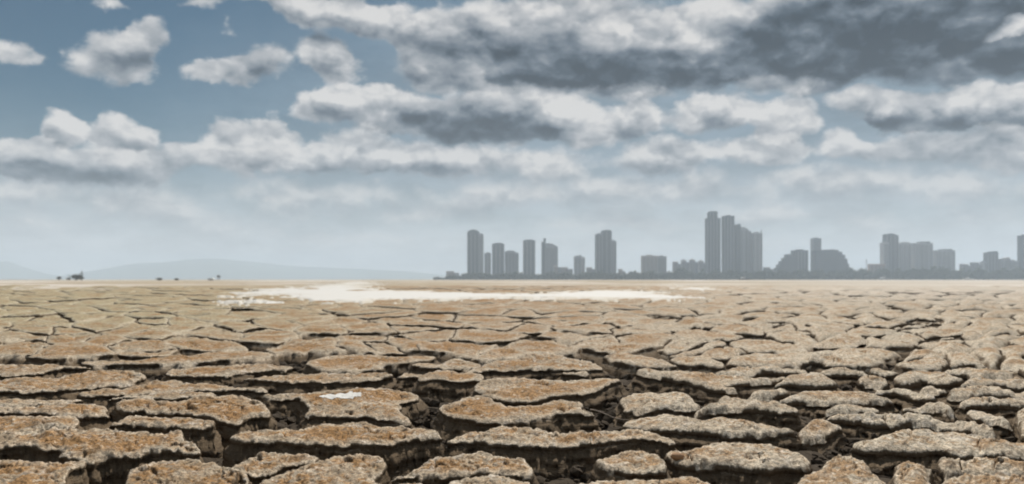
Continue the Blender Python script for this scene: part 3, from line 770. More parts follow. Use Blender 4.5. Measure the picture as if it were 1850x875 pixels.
        zz = zt * (1 - qq) + zb * qq
        out_v.append(np.stack([xx, yy, zz], -1))
        cur = base + np.arange(len(L)); base += len(L)
        for a in range(len(L)):
            b_ = (a + 1) % len(L)
            F.append([int(prev[b_]), int(prev[a]), int(cur[a]), int(cur[b_])])
        prev = cur
    edge = np.concatenate([np.clip(d / 26, 0, 1), np.concatenate([np.full(len(o), -0.15 * (i_ + 1)) for i_, o in enumerate(out_v[1:])])])
    return np.concatenate(out_v), F, (x.mean(), y.mean()), V, edge


cells = [(t, True) for t in traced] + [(c, False) for c in make_cells()]


def seen_size(c):
    p = c[0] * np.array([1400.0, 1.0])
    yy = np.exp(-p[:, 1]) * 1400
    in_v = (abs(c[0][:, 0].mean()) < 0.72) and (yy.min() < 372)
    return ((p[:, 0].max() - p[:, 0].min()) * (yy.max() - yy.min())) if in_v else -1.0


order = sorted(range(len(cells)), key=lambda i: -seen_size(cells[i]))
rank = {i: r for r, i in enumerate(order)}
far_v, far_f, far_n, far_e = [], [], 0, []


def set_edge(o, e):
    """how far inside the plate each point lies: the rim is washed pale, growth keeps to the middle"""
    at = o.data.attributes.new('inset', 'FLOAT', 'POINT')
    at.data.foreach_set('value', np.asarray(e, float))


WHITE_SPOT = to_uv([(-1.681,6.667),(-1.642,6.863),(-1.478,6.965),(-1.296,6.897),(-1.316,6.699),(-1.376,6.573),(-1.533,6.604)])
n_plate = 0
for i, (uv, tr) in enumerate(cells):
    try:
        v, f, c, V, ed = make_plate(uv, tr, i)
    except Exception as ex:
        print('plate skipped', i, ex); continue
    if rank[i] < 296:
        ctr = np.array([c[0], c[1], 0])
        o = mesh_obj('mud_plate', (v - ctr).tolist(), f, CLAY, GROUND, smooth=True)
        o.location = ctr
        set_edge(o, ed)
        n_plate += 1
        if inside((WHITE_SPOT.mean(0))[None] , uv)[0]:
            # a patch of salt dried on this plate, following its crust
            pv = V / UNIT
            nz = fbm(V[:, 0] / 9, V[:, 1] / 5, oct=3, seed=91) * 5
            sd_ = np.where(inside(pv, WHITE_SPOT), 1, -1) * edge_dist(V, WHITE_SPOT * UNIT) + nz
            ok = sd_ > 0
            ff = [t for t in f if all(a < len(V) and ok[a] for a in t)]
            used = sorted({a for t in ff for a in t}); mp = {a: k for k, a in enumerate(used)}
            if ff:
                sc_ = mesh_obj('salt_crust', [(v[a] - ctr + np.array([0, 0, 0.004])).tolist() for a in used], [[mp[a] for a in t] for t in ff], SALT, o, smooth=True)
                at = sc_.data.attributes.new('thickness', 'FLOAT', 'POINT')
                at.data.foreach_set('value', np.full(len(used), 1.0))
    else:
        far_v.append(v); far_e.append(ed); far_f += [[a + far_n for a in t] for t in f]; far_n += len(v)
if far_v:
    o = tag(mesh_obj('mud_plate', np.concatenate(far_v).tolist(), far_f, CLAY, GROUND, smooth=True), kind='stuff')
    set_edge(o, np.concatenate(far_e))

# ------------------------------------------------------------------ clods fallen into the near cracks
def clods():
    g_ = np.random.default_rng(19)
    U = g_.uniform(-.75, .75, 9000); Vl = g_.uniform(math.log(3.5), math.log(11), 9000)
    p = np.stack([U, Vl], -1)
    free = np.ones(len(p), bool)
    for uv, tr in cells:
        lo, hi = uv.min(0), uv.max(0)
        c_ = free & (p[:, 0] > lo[0]) & (p[:, 0] < hi[0]) & (p[:, 1] > lo[1]) & (p[:, 1] < hi[1])
        w = np.where(c_)[0]
        if len(w): free[w[inside(p[w], uv)]] = False
    p = p[free]
    a = (1 + 5 ** .5) / 2
    ico = np.array([(-1, a, 0), (1, a, 0), (-1, -a, 0), (1, -a, 0), (0, -1, a), (0, 1, a), (0, -1, -a), (0, 1, -a), (a, 0, -1), (a, 0, 1), (-a, 0, -1), (-a, 0, 1)]) / 1.9
    fi = np.array([(0, 11, 5), (0, 5, 1), (0, 1, 7), (0, 7, 10), (0, 10, 11), (1, 5, 9), (5, 11, 4), (11, 10, 2), (10, 7, 6), (7, 1, 8), (3, 9, 4), (3, 4, 2), (3, 2, 6), (3, 6, 8), (3, 8, 9), (4, 9, 5), (2, 4, 11), (6, 2, 10), (8, 6, 7), (9, 8, 1)])
    v, f = [], []
    for i, (u, l) in enumerate(p):
        y = math.exp(l); r = y * 0.0075 * g_.uniform(0.4, 1.0) ** 1.5 * 1.3
        q_ = ico * g_.uniform(0.6, 1.35, (12, 1)) * r * np.array([1.3, 1.0, g_.uniform(0.5, 0.9)])
        t = g_.uniform(0, 6.28); c_, s_ = math.cos(t), math.sin(t)
        q_ = np.stack([q_[:, 0] * c_ - q_[:, 1] * s_ + u * y, q_[:, 0] * s_ + q_[:, 1] * c_ + y, q_[:, 2] - 0.19 + g_.uniform(-.04, .05)], -1)
        f.append(fi + 12 * len(v)); v.append(q_)
    return tag(mesh_obj('clods', np.concatenate(v).tolist(), np.concatenate(f).tolist(), SOIL), kind='stuff')


clods()
print('plates', len(cells), n_plate, 'tris', sum(len(p.vertices) - 2 for o in COL.objects if o.type == 'MESH' for p in o.data.polygons))


# ------------------------------------------------------------------ loose things among the plates
def stone(loc, r, seed, mat, label):
    g_ = np.random.default_rng(seed)
    n, k = 14, 9
    v, f = [], []
    for i in range(k):
        ph = math.pi * (i + 0.02) / (k - 0.96)
        for j in range(n):
            t = 2 * math.pi * j / n
            d_ = 1 + 0.22 * float(fbm(np.array([math.cos(t) * math.sin(ph) * 1.3 + seed]), np.array([math.sin(t) * math.sin(ph) * 1.3]), np.array([math.cos(ph) * 1.3]), oct=3, seed=seed)[0])
            v.append((r * 1.35 * d_ * math.cos(t) * math.sin(ph), r * d_ * math.sin(t) * math.sin(ph), r * 0.72 * d_ * math.cos(ph) + r * 0.6))
    for i in range(k - 1):
        for j in range(n):
            f.append((i * n + j, (i + 1) * n + j, (i + 1) * n + (j + 1) % n, i * n + (j + 1) % n))
    f.append(list(range(n))); f.append(list(range((k - 1) * n, k * n))[::-1])
    o = mesh_obj('stone', v, f, mat, smooth=True)
    o.location = loc
    return tag(o, label, 'stone')


sm, g, b = material('ochre_stone')
pos = g.node('ShaderNodeNewGeometry').outputs['Position']
g.plug(b.inputs['Base Color'], g.mix(g.noise(pos, 60, 5, 0.65), (0.20, 0.10, 0.045), (0.46, 0.27, 0.13)))
b.inputs['Roughness'].default_value = 0.85


def crust_z(x, y):
    """height of the clay under a point, found by looking straight down"""
    best = None
    p = np.array([[x / y, math.log(y)]])
    dg = bpy.context.evaluated_depsgraph_get()
    hit, loc, *_ = S.ray_cast(dg, Vector((x, y, 3)), Vector((0, 0, -1)))
    return loc.z if hit else -0.2


bpy.context.view_layer.update()
sx0, sy0 = 0.935, 4.37
stone((sx0, sy0, crust_z(sx0, sy0) - 0.006), 0.032, 5, sm, 'small rounded orange stone lodged on the rim between two pale foreground plates')

tm, g, b = material('dry_twig')
g.plug(b.inputs['Base Color'], g.mix(g.noise(g.node('ShaderNodeNewGeometry').outputs['Position'], 40, 3, 0.6), (0.30, 0.22, 0.15), (0.48, 0.38, 0.28)))
ends = [np.array((x_, y_, crust_z(x_, y_) + 0.012)) for x_, y_ in ((0.60, 5.95), (0.84, 5.57))]
v, f = [], []
for i in range(13):
    t = i / 12
    c_ = ends[0] * (1 - t) + ends[1] * t + np.array((0, 0.012 * math.sin(t * 7), 0.010 * math.sin(t * 5 + 1)))
    r_ = 0.0048 * (1 - 0.55 * t)
    v += [tuple(c_ + np.array((0, r_ * math.cos(a), r_ * math.sin(a)))) for a in np.linspace(0, 2 * math.pi, 6, endpoint=False)]
    if i: f += [((i - 1) * 6 + j, (i - 1) * 6 + (j + 1) % 6, i * 6 + (j + 1) % 6, i * 6 + j) for j in range(6)]
tag(mesh_obj('twig', v, f, tm, smooth=True), 'thin pale twig bridging the wide dark crack right of the brown central plate', 'twig')

# ------------------------------------------------------------------ far shore: materials
def plain(name, c0, c1, scale=0.05, rough=0.85, spec=0.2):
    m, g, b = material(name)
    pos = g.node('ShaderNodeNewGeometry').outputs['Position']
    st = g.vmath('MULTIPLY', pos, (1, 1, 0.25))               # rain streaks run down the walls
    c = g.mix(g.noise(st, scale, 4, 0.6), c0, c1)
    g.plug(b.inputs['Base Color'], c)
    b.inputs['Roughness'].default_value = rough
    b.inputs['Specular IOR Level'].default_value = spec
    return m


CONC = {
    'grey': plain('grey_concrete', (0.22, 0.245, 0.275), (0.30, 0.325, 0.35)),
    'dark': plain('dark_concrete', (0.075, 0.095, 0.12), (0.125, 0.145, 0.17)),
    'pale': plain('pale_concrete', (0.36, 0.375, 0.39), (0.46, 0.475, 0.49)),
    'warm': plain('warm_render', (0.32, 0.31, 0.30), (0.42, 0.40, 0.385)),
    'roof': plain('faded_roof', (0.34, 0.26, 0.22), (0.44, 0.33, 0.28)),
    'wood': plain('weathered_wood', (0.09, 0.07, 0.055), (0.16, 0.13, 0.10), 2.0),
    'hull': plain('dark_hull', (0.05, 0.055, 0.06), (0.09, 0.09, 0.10), 0.5),
    'white': plain('white_paint', (0.72, 0.72, 0.70), (0.82, 0.82, 0.80), 0.5),
}
GLASS = plain('window_glass', (0.05, 0.06, 0.07), (0.09, 0.10, 0.11), 0.12, 0.15, 0.5)


def foliage(name, c0, c1, scale):
    m, g, b = material(name)
    pos = g.node('ShaderNodeNewGeometry').outputs['Position']
    g.plug(b.inputs['Base Color'], g.mix(g.noise(pos, scale, 3, 0.6), c0, c1))
    b.inputs['Roughness'].default_value = 0.9
    b.inputs['Specular IOR Level'].default_value = 0.15
    return m


LEAF = foliage('shore_foliage', (0.035, 0.050, 0.025), (0.085, 0.10, 0.05), 0.12)
BUSH = foliage('dry_foliage', (0.045, 0.045, 0.022), (0.11, 0.095, 0.05), 0.8)
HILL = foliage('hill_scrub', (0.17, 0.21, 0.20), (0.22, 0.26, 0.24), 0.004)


class Mesh:
    """collects boxes and prisms and links them as one object"""
    def __init__(self): self.v, self.f = [], []
    def add(self, v, f):
        n = len(self.v)
        self.v += v; self.f += [[a + n for a in t] for t in f]
    def box(self, x0, x1, y0, y1, z0, z1):
        self.add([(x, y, z) for z in (z0, z1) for x, y in ((x0, y0), (x1, y0), (x1, y1), (x0, y1))],
                 [(3, 2, 1, 0), (4, 5, 6, 7), (0, 1, 5, 4), (1, 2, 6, 5), (2, 3, 7, 6), (3, 0, 4, 7)])
    def prism(self, prof, y0, y1):
        """outline in x,z (anticlockwise seen from the front) given depth"""
        n = len(prof)
        v = [(x, y0, z) for x, z in prof] + [(x, y1, z) for x, z in prof]
        f = [list(range(n)), list(range(2 * n - 1, n - 1, -1))] + [[(i + 1) % n, i, n + i, n + (i + 1) % n] for i in range(n)]
        self.add(v, f)
    def build(self, name, mat, parent=None, origin=(0, 0, 0)):
        return mesh_obj(name, self.v, self.f, mat, parent)


# ------------------------------------------------------------------ buildings of the far shore
FAR = 2000.0


def bx(px): return (px - 925) / 1400 * FAR              # survey: bearing and height of each corner, scaled to the far shore
def bz(py): return 1 + (505 - py) / 1400 * FAR


def windows(mb, x0, x1, z0, z1, y, bay=4.6, storey=3.6, fill=0.62):
    nb = max(2, int((x1 - x0) / bay)); nf = max(1, int((z1 - z0 - 2) / storey))
    w = (x1 - x0) / nb; h = (z1 - z0 - 2) / nf
    for i in range(nb):
        for k in range(nf):
            cx = x0 + w * (i + 0.5); cz = z0 + 1 + h * (k + 0.5)
            a, b_ = w * fill / 2, h * 0.5 * 0.62
            mb.add([(cx - a, y - .12, cz - b_), (cx + a, y - .12, cz - b_), (cx + a, y - .12, cz + b_), (cx - a, y - .12, cz + b_),
                    (cx - a, y + .3, cz - b_), (cx + a, y + .3, cz - b_), (cx + a, y + .3, cz + b_), (cx - a, y + .3, cz + b_)],
                   [(0, 1, 2, 3), (1, 0, 4, 5), (3, 2, 6, 7)])


def building(name, label, cat, sections, y=FAR, mat='grey', group='city buildings on the far shore', depth=None, roof=None):
    """sections: (x0, x1, top, kind, material); kinds: flat, barrel, peak, slope_l, slope_r, dome"""
    xs = [bx(a) for s in sections for a in s[:2]]
    cx = 0.5 * (min(xs) + max(xs))
    root = tag(empty(name, (cx, y, 0)), label, cat, group)
    k = y / FAR
    rel = [( (bx(a) * k - cx * 1.0), (bx(b) * k - cx * 1.0)) for a, b, *_ in sections]
    for i, sct in enumerate(sections):
        a, b = rel[i]
        top = 1 + (bz(sct[2]) - 1) * k
        kind = sct[3] if len(sct) > 3 else 'flat'
        mt = CONC[sct[4] if len(sct) > 4 else mat]
        d = depth or max(12, min(30, (max(xs) - min(xs)) * 0.8))
        # each section steps back a little from the one before it
        y0 = (i % 3) * 1.7; y1 = y0 + d
        m = Mesh(); w = b - a
        eave = top
        if kind == 'flat':
            m.box(a, b, y0, y1, -1, top)
        elif kind == 'barrel':
            eave = top - w * 0.30
            m.prism([(a, -1), (b, -1), (b, eave)] + [(a + w * (0.5 + 0.5 * math.cos(t)), eave + w * 0.30 * math.sin(t)) for t in np.linspace(0.25, math.pi - 0.25, 11)] + [(a, eave)], y0, y1)
        elif kind == 'cap':
            eave = top - w * 0.13
            m.prism([(a, -1), (b, -1), (b, eave)] + [(a + w * (0.5 + 0.5 * math.cos(t)), eave + w * 0.13 * math.sin(t)) for t in np.linspace(0.2, math.pi - 0.2, 9)] + [(a, eave)], y0, y1)
        elif kind == 'peak':
            eave = top - w * 0.18
            m.prism([(a, -1), (b, -1), (b, eave), (a + w * 0.68, top), (a + w * 0.5, top), (a, eave)], y0, y1)
        elif kind == 'slope_r':
            eave = top - w * 0.3
            m.prism([(a, -1), (b, -1), (b, eave), (a + w * 0.55, top - w * .05), (a, top)], y0, y1)
        elif kind == 'slope_l':
            eave = top - w * 0.75
            m.prism([(a, -1), (b, -1), (b, top), (a + w * 0.75, top - 1), (a + w * 0.35, top - w * 0.25), (a + w * .1, top - w * .62), (a, eave)], y0, y1)
        elif kind == 'terrace':
            eave = top * 0.5
            pts_ = []
            for j in range(6):                                # storeys stepping back
                t0, t1 = 0.22 + 0.78 * j / 5, 0.22 + 0.78 * (j + 1) / 5
                xx = a + w * (0.72 * (j / 6) ** 1.25)
                pts_ += [(xx, top * (0.22 + 0.78 * (max(j - 1, -1) + 1) / 6) if j else top * 0.2), (xx, top * (0.2 + 0.8 * (j + 1) / 6))]
            m.prism([(a, -1), (b, -1), (b, top)] + pts_[::-1], y0, y1)
        elif kind == 'dome':
            eave = top * 0.35
            m.prism([(a, -1), (b, -1)] + [(a + w * (0.42 + 0.58 * math.cos(t2)), top * max(0.02, math.sin(t1)) ** 0.9) for k2 in range(7) for t1, t2 in ((0.1 + 1.45 * k2 / 7, 0.1 + 1.45 * k2 / 7), (0.1 + 1.45 * (k2 + 1) / 7, 0.1 + 1.45 * k2 / 7))] + [(a, top * 0.965)], y0, y1)
        m.build('tower_block' if top > 45 else 'wall_block', mt, root)
        if w > 11 and kind not in ('dome', 'terrace'):
            pm = Mesh(); npier = max(2, int(w / 8.5))
            for j in range(npier + 1):
                px_ = a + (w - 2.2) * j / npier
                pm.box(px_, px_ + 1.6, y0 - 0.9, y0 - .004, -1, eave - 1.5)
            tag(pm.build('pier', CONC['grey'], root), kind='stuff')
        wm = Mesh()
        windows(wm, a + w * 0.06, b - w * (0.06 if kind != 'dome' else 0.38), 12, max(14, eave - 2), y0)
        if wm.f: tag(wm.build('window', GLASS, root), kind='stuff')
        if kind == 'flat' and w > 9:
            p = Mesh(); p.box(a - .4, b + .4, y0 - .4, y1 + .4, top + .004, top + 1.1); p.build('parapet', mt, root)
            if top > 45:
                p = Mesh(); p.box(a + w * .3, a + w * .65, y0 + 3, y1 - 3, top + 1.104, top + 3.4); p.build('plant_room', mt, root)
    if roof:
        for (x0, x1, z0, z1) in roof:
            a, b = bx(x0) * k - cx, bx(x1) * k - cx
            m = Mesh(); m.box(a, b, 4, 4 + max(2, b - a), 1 + (bz(z0) - 1) * k, 1 + (bz(z1) - 1) * k)
            m.build('mast' if b - a < 2.5 else 'roof_block', CONC['dark'], root)
    return root


building('apartment_tower', 'tall dark slab tower with a rounded top, first of the city skyline', 'building',
         [(844, 866, 415, 'barrel', 'dark'), (865.5, 873, 424, 'flat', 'grey')])  # grey section: brighter side facade, its light put into the concrete tone
building('office_tower', 'narrow pointed block squeezed behind the rounded dark tower', 'building', [(875, 887, 456, 'peak', 'grey')], y=2060)
building('apartment_tower', 'mid height tower with clipped shoulders beside a lower stepped block', 'building',
         [(889, 911, 439, 'cap', 'dark')], y=2010)
building('apartment_tower', 'lower grey block with a stepped roof right of the clipped shoulder tower', 'building',
         [(912, 931, 453, 'cap', 'grey'), (930, 937, 458, 'flat', 'grey')], y=2030)
building('apartment_tower', 'plain slender tower with a gently curved flat top standing free', 'building', [(945, 967, 433, 'cap', 'dark')])
building('apartment_tower', 'tower with a small spire on its left corner and a sloping roof', 'building',
         [(979, 985, 437, 'flat', 'dark'), (984.5, 1008, 439, 'slope_r', 'grey')], roof=[(982, 986.5, 437, 430.5)])
building('apartment_block', 'small two tone block between the spired tower and the stepped tower', 'building',
         [(1038, 1050, 464, 'flat', 'grey'), (1049.5, 1057, 466, 'flat', 'pale')], roof=[(1047, 1050, 464, 461)])
building('apartment_tower', 'three step tower with its tallest shaft in the middle', 'building',
         [(1077, 1089, 424, 'flat', 'dark'), (1088, 1105.5, 415.5, 'cap', 'dark'), (1104.5, 1114, 436, 'flat', 'grey')])
building('hotel_block', 'wide low hotel block with a flat pinkish parapet', 'building',
         [(1160, 1189, 463, 'flat', 'warm'), (1188, 1204.5, 464, 'flat', 'grey')], depth=18)
building('skyscraper', 'tallest skyscraper of the skyline with a narrow crown', 'building',
         [(1278, 1302, 395, 'flat', 'dark'), (1282.5, 1297, 384, 'flat', 'dark')], roof=[(1283.5, 1296, 384, 381.5)], depth=26)
building('skyscraper', 'second tallest skyscraper with a broad flat head', 'building', [(1308.5, 1327, 391, 'flat', 'dark')], depth=26)
building('skyscraper', 'skyscraper with a pointed corner and a roof falling to the right', 'building',
         [(1331, 1338.5, 405, 'cap', 'dark'), (1338, 1352, 410, 'slope_r', 'grey'), (1350, 1358, 418.5, 'flat', 'grey')], depth=26)
building('skyscraper', 'lowest and rightmost slab of the tight skyscraper group with a thin antenna', 'building',
         [(1360.5, 1377.5, 421.5, 'flat', 'pale')], roof=[(1376.2, 1377.2, 421.5, 415)], depth=26)
building('terraced_hotel', 'terraced hotel climbing from left to right with a square block at its top', 'building',
         [(1402, 1440, 459.5, 'terrace', 'dark'), (1436.5, 1461, 453, 'flat', 'dark')], depth=30)
building('apartment_tower', 'thin tower rising behind the dome shaped building', 'building', [(1468.6, 1484, 431.5, 'flat', 'grey')], y=2080)
building('domed_hotel', 'broad dome shaped building with a curved right side', 'building', [(1474, 1536, 450.5, 'dome', 'dark')], depth=34)
building('low_house', 'long low building with a pinkish roof left of the pale tower group', 'building',
         [(1572, 1600, 478, 'flat', 'roof')], y=1960, depth=14)
building('apartment_tower', 'dark round capped shaft between two paler wings', 'building',
         [(1597.5, 1606, 439, 'flat', 'pale'), (1603, 1618, 422, 'cap', 'dark'), (1616, 1625, 426, 'flat', 'dark'), (1624, 1645.7, 437.5, 'cap', 'pale')], depth=24)
building('apartment_tower', 'pale free standing block with a small raised roof', 'building',
         [(1653.5, 1685.6, 440, 'flat', 'pale')], roof=[(1666, 1682, 441, 436.5)], depth=22)
building('apartment_block', 'short pale square block right of the taller pale block', 'building',
         [(1694, 1726, 453, 'flat', 'pale')], roof=[(1706, 1722, 453, 450)], depth=22)
building('apartment_block', 'dark square block with a ragged roof near the right end of the shore', 'building',
         [(1785, 1804, 457, 'flat', 'dark'), (1779, 1786, 474, 'flat', 'grey')], roof=[(1798, 1804, 457, 454)], depth=20)
building('apartment_tower', 'tower cut by the right edge of the view', 'building', [(1848.6, 1868, 426, 'flat', 'dark')], depth=24)
building('apartment_block', 'stepped low block right of the dark ragged block', 'building',
         [(1808, 1819, 470, 'flat', 'grey'), (1818, 1826, 465, 'peak', 'warm'), (1825, 1842, 472, 'flat', 'grey')], depth=18)

random.seed(5)
low = [(1217, 1231, 474, 'leftmost of the grey low blocks at the foot of the skyscrapers'), (1232, 1246, 471, 'low block with a raised corner left of the skyscrapers'),
       (1247, 1262, 470.5, 'low flat block just left of the skyscrapers'), (1263, 1277, 472.5, 'low block touching the tallest skyscraper'),
       (1001, 1012, 480, 'tiny grey block at the foot of the spired tower'), (1012, 1035, 484, 'long low shed left of the two tone block'),
       (1060, 1076, 484, 'low flat shed left of the three step tower'), (1118, 1129, 487, 'tiny low block right of the three step tower'),
       (1382, 1398, 484, 'low block right of the skyscraper group'), (1739, 1757, 478, 'low grey block right of the short pale block'),
       (1758, 1776, 475, 'low wide block left of the dark ragged block'), (806, 829, 491, 'low pavilion at the left tip of the wooded shore')]
for i, (a, b, t, lab) in enumerate(low):
    building('low_house', lab, 'building', [(a, a + (b - a) * .6, t, 'flat', random.choice(['grey', 'pale', 'warm'])), (a + (b - a) * .58, b, t + 3, 'flat', 'grey')],
             y=1930 + 14 * (i % 4), depth=14)

m_root = tag(empty('radio_mast', (bx(1565.5) * 0.97, 1940, 0)), 'thin radio mast right of the dome shaped building', 'mast')
m = Mesh(); m.box(-.5, .5, -.5, .5, -1, 52); m.build('pole', CONC['dark'], m_root)
m = Mesh(); m.box(-3, 3, -.3, .3, 44, 45); m.box(-2, 2, -.3, .3, 48, 48.8); m.build('crossarm', CONC['dark'], m_root)


# ------------------------------------------------------------------ trees and scrub
def leaf_ball(r, n, seed, squash=0.8, leaf=0.3):
    g_ = np.random.default_rng(seed)
    v, f = [], []
    cl = g_.normal(size=(max(4, n // 14), 3)); cl /= np.linalg.norm(cl, axis=1)[:, None]
    cl *= (r * g_.uniform(0.35, 0.85, (len(cl), 1)))
    for i in range(n):
        c = cl[g_.integers(len(cl))] + g_.normal(size=3) * r * 0.24
        c[2] *= squash
        a = g_.normal(size=(3, 3)) * r * leaf
        k = len(v)
        v += [tuple(c + a[0]), tuple(c + a[1]), tuple(c + a[2])]; f.append((k, k + 1, k + 2))
    return v, f


def wood(name, x0, x1, y, h_of, seed):
    """the belt of trees along the far shore: trunks, and crowns made of leaf clumps"""
    g_ = np.random.default_rng(seed)
    m = Mesh()
    x = x0
    while x < x1:
        h = h_of(x) * g_.uniform(0.8, 1.12)
        r = max(2.5, min(7.5, h * 0.46))
        for k in range(2):
            yy = y + g_.uniform(-22, 22)
            hh = h * (1 if k == 0 else 0.72)
            v, f = leaf_ball(r, 110, int(g_.integers(1 << 30)), 0.9, 0.22)
            m.add([(a + x + k * r * .6, b + yy, c + hh - r * 0.8) for a, b, c in v], f)
            v, f = leaf_ball(r * 1.15, 90, int(g_.integers(1 << 30)), 0.8, 0.26)
            m.add([(a + x + k * r * .6, b + yy, max(c + hh * 0.36, -0.5)) for a, b, c in v], f)
            m.box(x + k * r * .6 - .25, x + k * r * .6 + .25, yy - .25, yy + .25, -0.5, hh - r * .6)
        x += r * g_.uniform(0.55, 0.95)
    o = m.build(name, LEAF)
    return tag(o, kind='stuff')


def belt(x):
    px = x / 1880 * 1400 + 925
    h = np.interp(px, [785, 800, 830, 850, 1000, 1120, 1200, 1215, 1270, 1400, 1530, 1548, 1565, 1690, 1760, 1900], [3, 8, 12, 15, 15, 17, 17, 22, 19, 21, 19, 30, 22, 27, 24, 26])
    return h + 2.5 * math.sin(px * 0.21) + 2 * math.sin(px * 0.083)


tag(wood('shore_woods', (785 - 925) / 1400 * 1880, (1960 - 925) / 1400 * 1880, 1880, belt, 3),
    'dark belt of trees along the foot of the city skyline', None)


def tree(name, label, cat, loc, h, r, seed, mat, lean=0, group=None):
    root = tag(empty(name, loc), label, cat, group)
    m = Mesh()
    n = 7
    ring = lambda z, rr, ox: [(ox + rr * math.cos(t), rr * math.sin(t), z) for t in np.linspace(0, 2 * math.pi, n, endpoint=False)]
    lv = [ring(-0.4, h * .05, 0), ring(h * .3, h * .035, lean * .3), ring(h * .75, h * .012, lean)]
    v = sum(lv, [])
    f = [[i, (i + 1) % n, n + (i + 1) % n, n + i] for i in range(n)] + [[n + i, n + (i + 1) % n, 2 * n + (i + 1) % n, 2 * n + i] for i in range(n)]
    m.add(v, f); m.build('trunk', CONC['wood'], root)
    m = Mesh()
    v, f = leaf_ball(r, 420, seed, (h * 0.42) / r, 0.13)
    m.add([(a + lean * .5, b, max(-0.2, c + h * 0.55)) for a, b, c in v], f); m.build('crown', mat, root)
    return root


D = 700.0
def fx(px): return (px - 925) / 1400 * D


scrub = 'scrub on the far left of the lakebed'
tree('bush', 'small round dark bush, leftmost of the scrub on the horizon', 'bush', (fx(106.5), D, 0), 4.0, 1.9, 11, BUSH, 0, scrub)
tree('bush', 'low flat bush between the round bush and the pointed clump', 'bush', (fx(118), D + 5, 0), 2.8, 1.9, 12, BUSH, 0, scrub)
tree('bush', 'broad mound shaped bush at the foot of the pointed tree', 'bush', (fx(138), D, 0), 5.4, 4.6, 13, BUSH, 0, scrub)
tree('pointed_tree', 'thin pointed tree rising out of the mound shaped bush', 'tree', (fx(141), D + 6, 0), 9.5, 1.3, 14, BUSH, 0, scrub)
tree('bush', 'low brown shrub right of the pointed tree', 'bush', (fx(269), D + 20, 0), 2.3, 2.6, 15, BUSH, 0, scrub)
tree('bush', 'small brown shrub halfway to the pale hut', 'bush', (fx(301), D + 20, 0), 2.0, 2.1, 16, BUSH, 0, scrub)

hut = tag(empty('hut', (fx(357), D + 30, 0)), 'low white hut on the horizon at the left', 'hut')
m = Mesh(); m.box(-2.7, 2.7, 0, 3, -0.3, 1.3); m.build('wall', CONC['white'], hut)
m = Mesh(); m.prism([(-3, 1.304), (3, 1.304), (1.8, 2.2), (-1.8, 2.2)], -.3, 3.3); m.build('roof', CONC['white'], hut)
m = Mesh(); m.box(-.5, .5, -.06, .05, -0.2, 1.1); m.build('door', CONC['wood'], hut)

tw = tag(empty('lookout_tower', (fx(395) * 1.7, D * 1.7, 0)), 'small dark lookout tower on posts right of the white hut', 'tower')
for sx_, sy_ in ((-1, -1), (1, -1), (1, 1), (-1, 1)):
    m = Mesh(); m.box(sx_ * 1.4 - .2, sx_ * 1.4 + .2, sy_ * 1.4 - .2, sy_ * 1.4 + .2, -.4, 4.2); m.build('leg', CONC['wood'], tw)
m = Mesh(); m.box(-2, 2, -2, 2, 4.204, 6.4); m.build('cabin', CONC['wood'], tw)
m = Mesh(); m.prism([(-2.4, 6.404), (2.4, 6.404), (0, 8.0)], -2.4, 2.4); m.build('roof', CONC['dark'], tw)


def boat(label, px, dist, length, mat_h, mat_c):
    b = tag(empty('boat', ((px - 925) / 1400 * dist, dist, 0.2)), label, 'boat', 'boats aground before the shore')
    m = Mesh(); L = length / 2
    prof = [(-L * .82, 0), (L * .75, 0), (L, length * .11), (-L, length * .10)]
    m.prism(prof, -length * .12, length * .12); m.build('hull', mat_h, b)
    m = Mesh(); m.box(-L * .45, L * .1, -length * .07, length * .07, length * .104, length * .2); m.build('cabin', mat_c, b)
    m = Mesh(); m.box(-L * .5, L * .15, -length * .08, length * .08, length * .203, length * .22); m.build('cabin_roof', mat_c, b)
    return b


boat('dark low boat with a pale cabin below the skyscraper group', 1344, 1250, 21, CONC['hull'], CONC['white'])
boat('pale low boat below the round capped tower', 1597, 1300, 22, CONC['pale'], CONC['white'])
boat('white flat boat on the sand near the right end of the shore', 1750, 1150, 17, CONC['white'], CONC['white'])


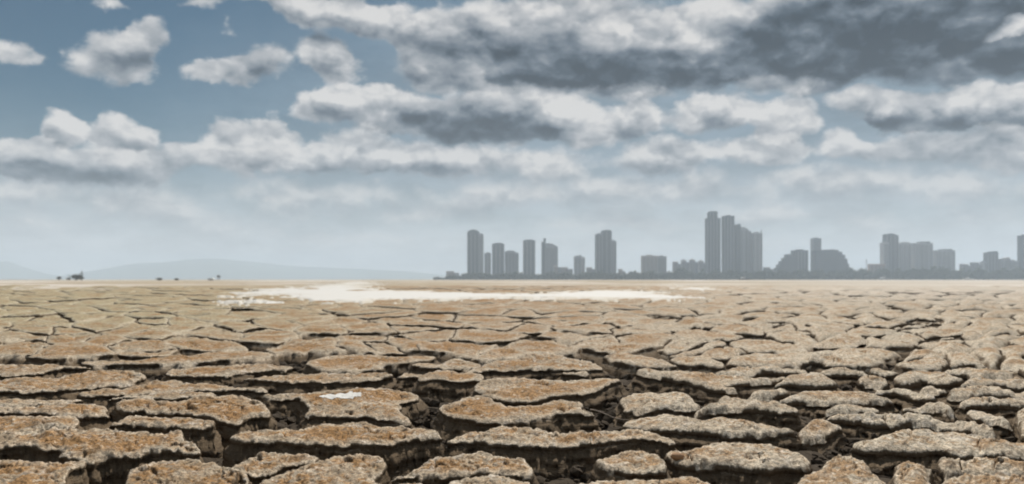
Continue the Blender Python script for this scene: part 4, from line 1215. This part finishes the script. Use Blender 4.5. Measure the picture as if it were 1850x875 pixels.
# ------------------------------------------------------------------ hills far behind
def hills(name, x0, x1, y0, depth, prof, seed):
    xs = np.linspace(x0, x1, 130); ts = np.linspace(0, 1, 26)
    T, X = np.meshgrid(ts, xs, indexing='ij')
    H = np.interp(X, *prof)
    ridge = np.sin(np.clip(T * 1.25, 0, 1) * math.pi / 2) * (1 - sstep(T, 0.85, 1.0))
    Y = y0 + T * depth
    Z = H * ridge + H * 0.12 * fbm(X / 420, Y / 420, oct=4, seed=seed) * np.sin(T * math.pi) - 2
    n, k = X.shape
    idx = np.arange(n * k).reshape(n, k)
    f = np.stack([idx[:-1, :-1], idx[:-1, 1:], idx[1:, 1:], idx[1:, :-1]], -1).reshape(-1, 4)
    return tag(mesh_obj(name, np.stack([X, Y, Z], -1).reshape(-1, 3).tolist(), f.tolist(), HILL, smooth=True), kind='structure')


HD = 6600.0
def hx(px): return (px - 925) / 1400 * HD
def hz(py): return (505 - py) / 1400 * HD


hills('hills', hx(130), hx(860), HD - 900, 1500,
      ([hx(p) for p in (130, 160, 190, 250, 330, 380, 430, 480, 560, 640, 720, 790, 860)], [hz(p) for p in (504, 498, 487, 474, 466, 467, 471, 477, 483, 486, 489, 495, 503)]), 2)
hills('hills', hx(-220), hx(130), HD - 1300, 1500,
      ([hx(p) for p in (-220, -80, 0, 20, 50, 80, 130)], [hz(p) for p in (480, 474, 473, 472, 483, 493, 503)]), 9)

# ------------------------------------------------------------------ haze over the flat
hz_m = bpy.data.materials.new('haze_air'); hz_m.use_nodes = True
ht = hz_m.node_tree; ht.nodes.clear()
pv_ = ht.nodes.new('ShaderNodeVolumePrincipled')
pv_.inputs['Color'].default_value = (0.73, 0.865, 1.0, 1)
pv_.inputs['Density'].default_value = 0.00023
pv_.inputs['Anisotropy'].default_value = 0.0
ho = ht.nodes.new('ShaderNodeOutputMaterial'); ht.links.new(pv_.outputs[0], ho.inputs['Volume'])
m = Mesh(); m.box(-7900, 7900, -6700, 7700, -1.6, 225)
tag(m.build('haze', hz_m), kind='stuff')
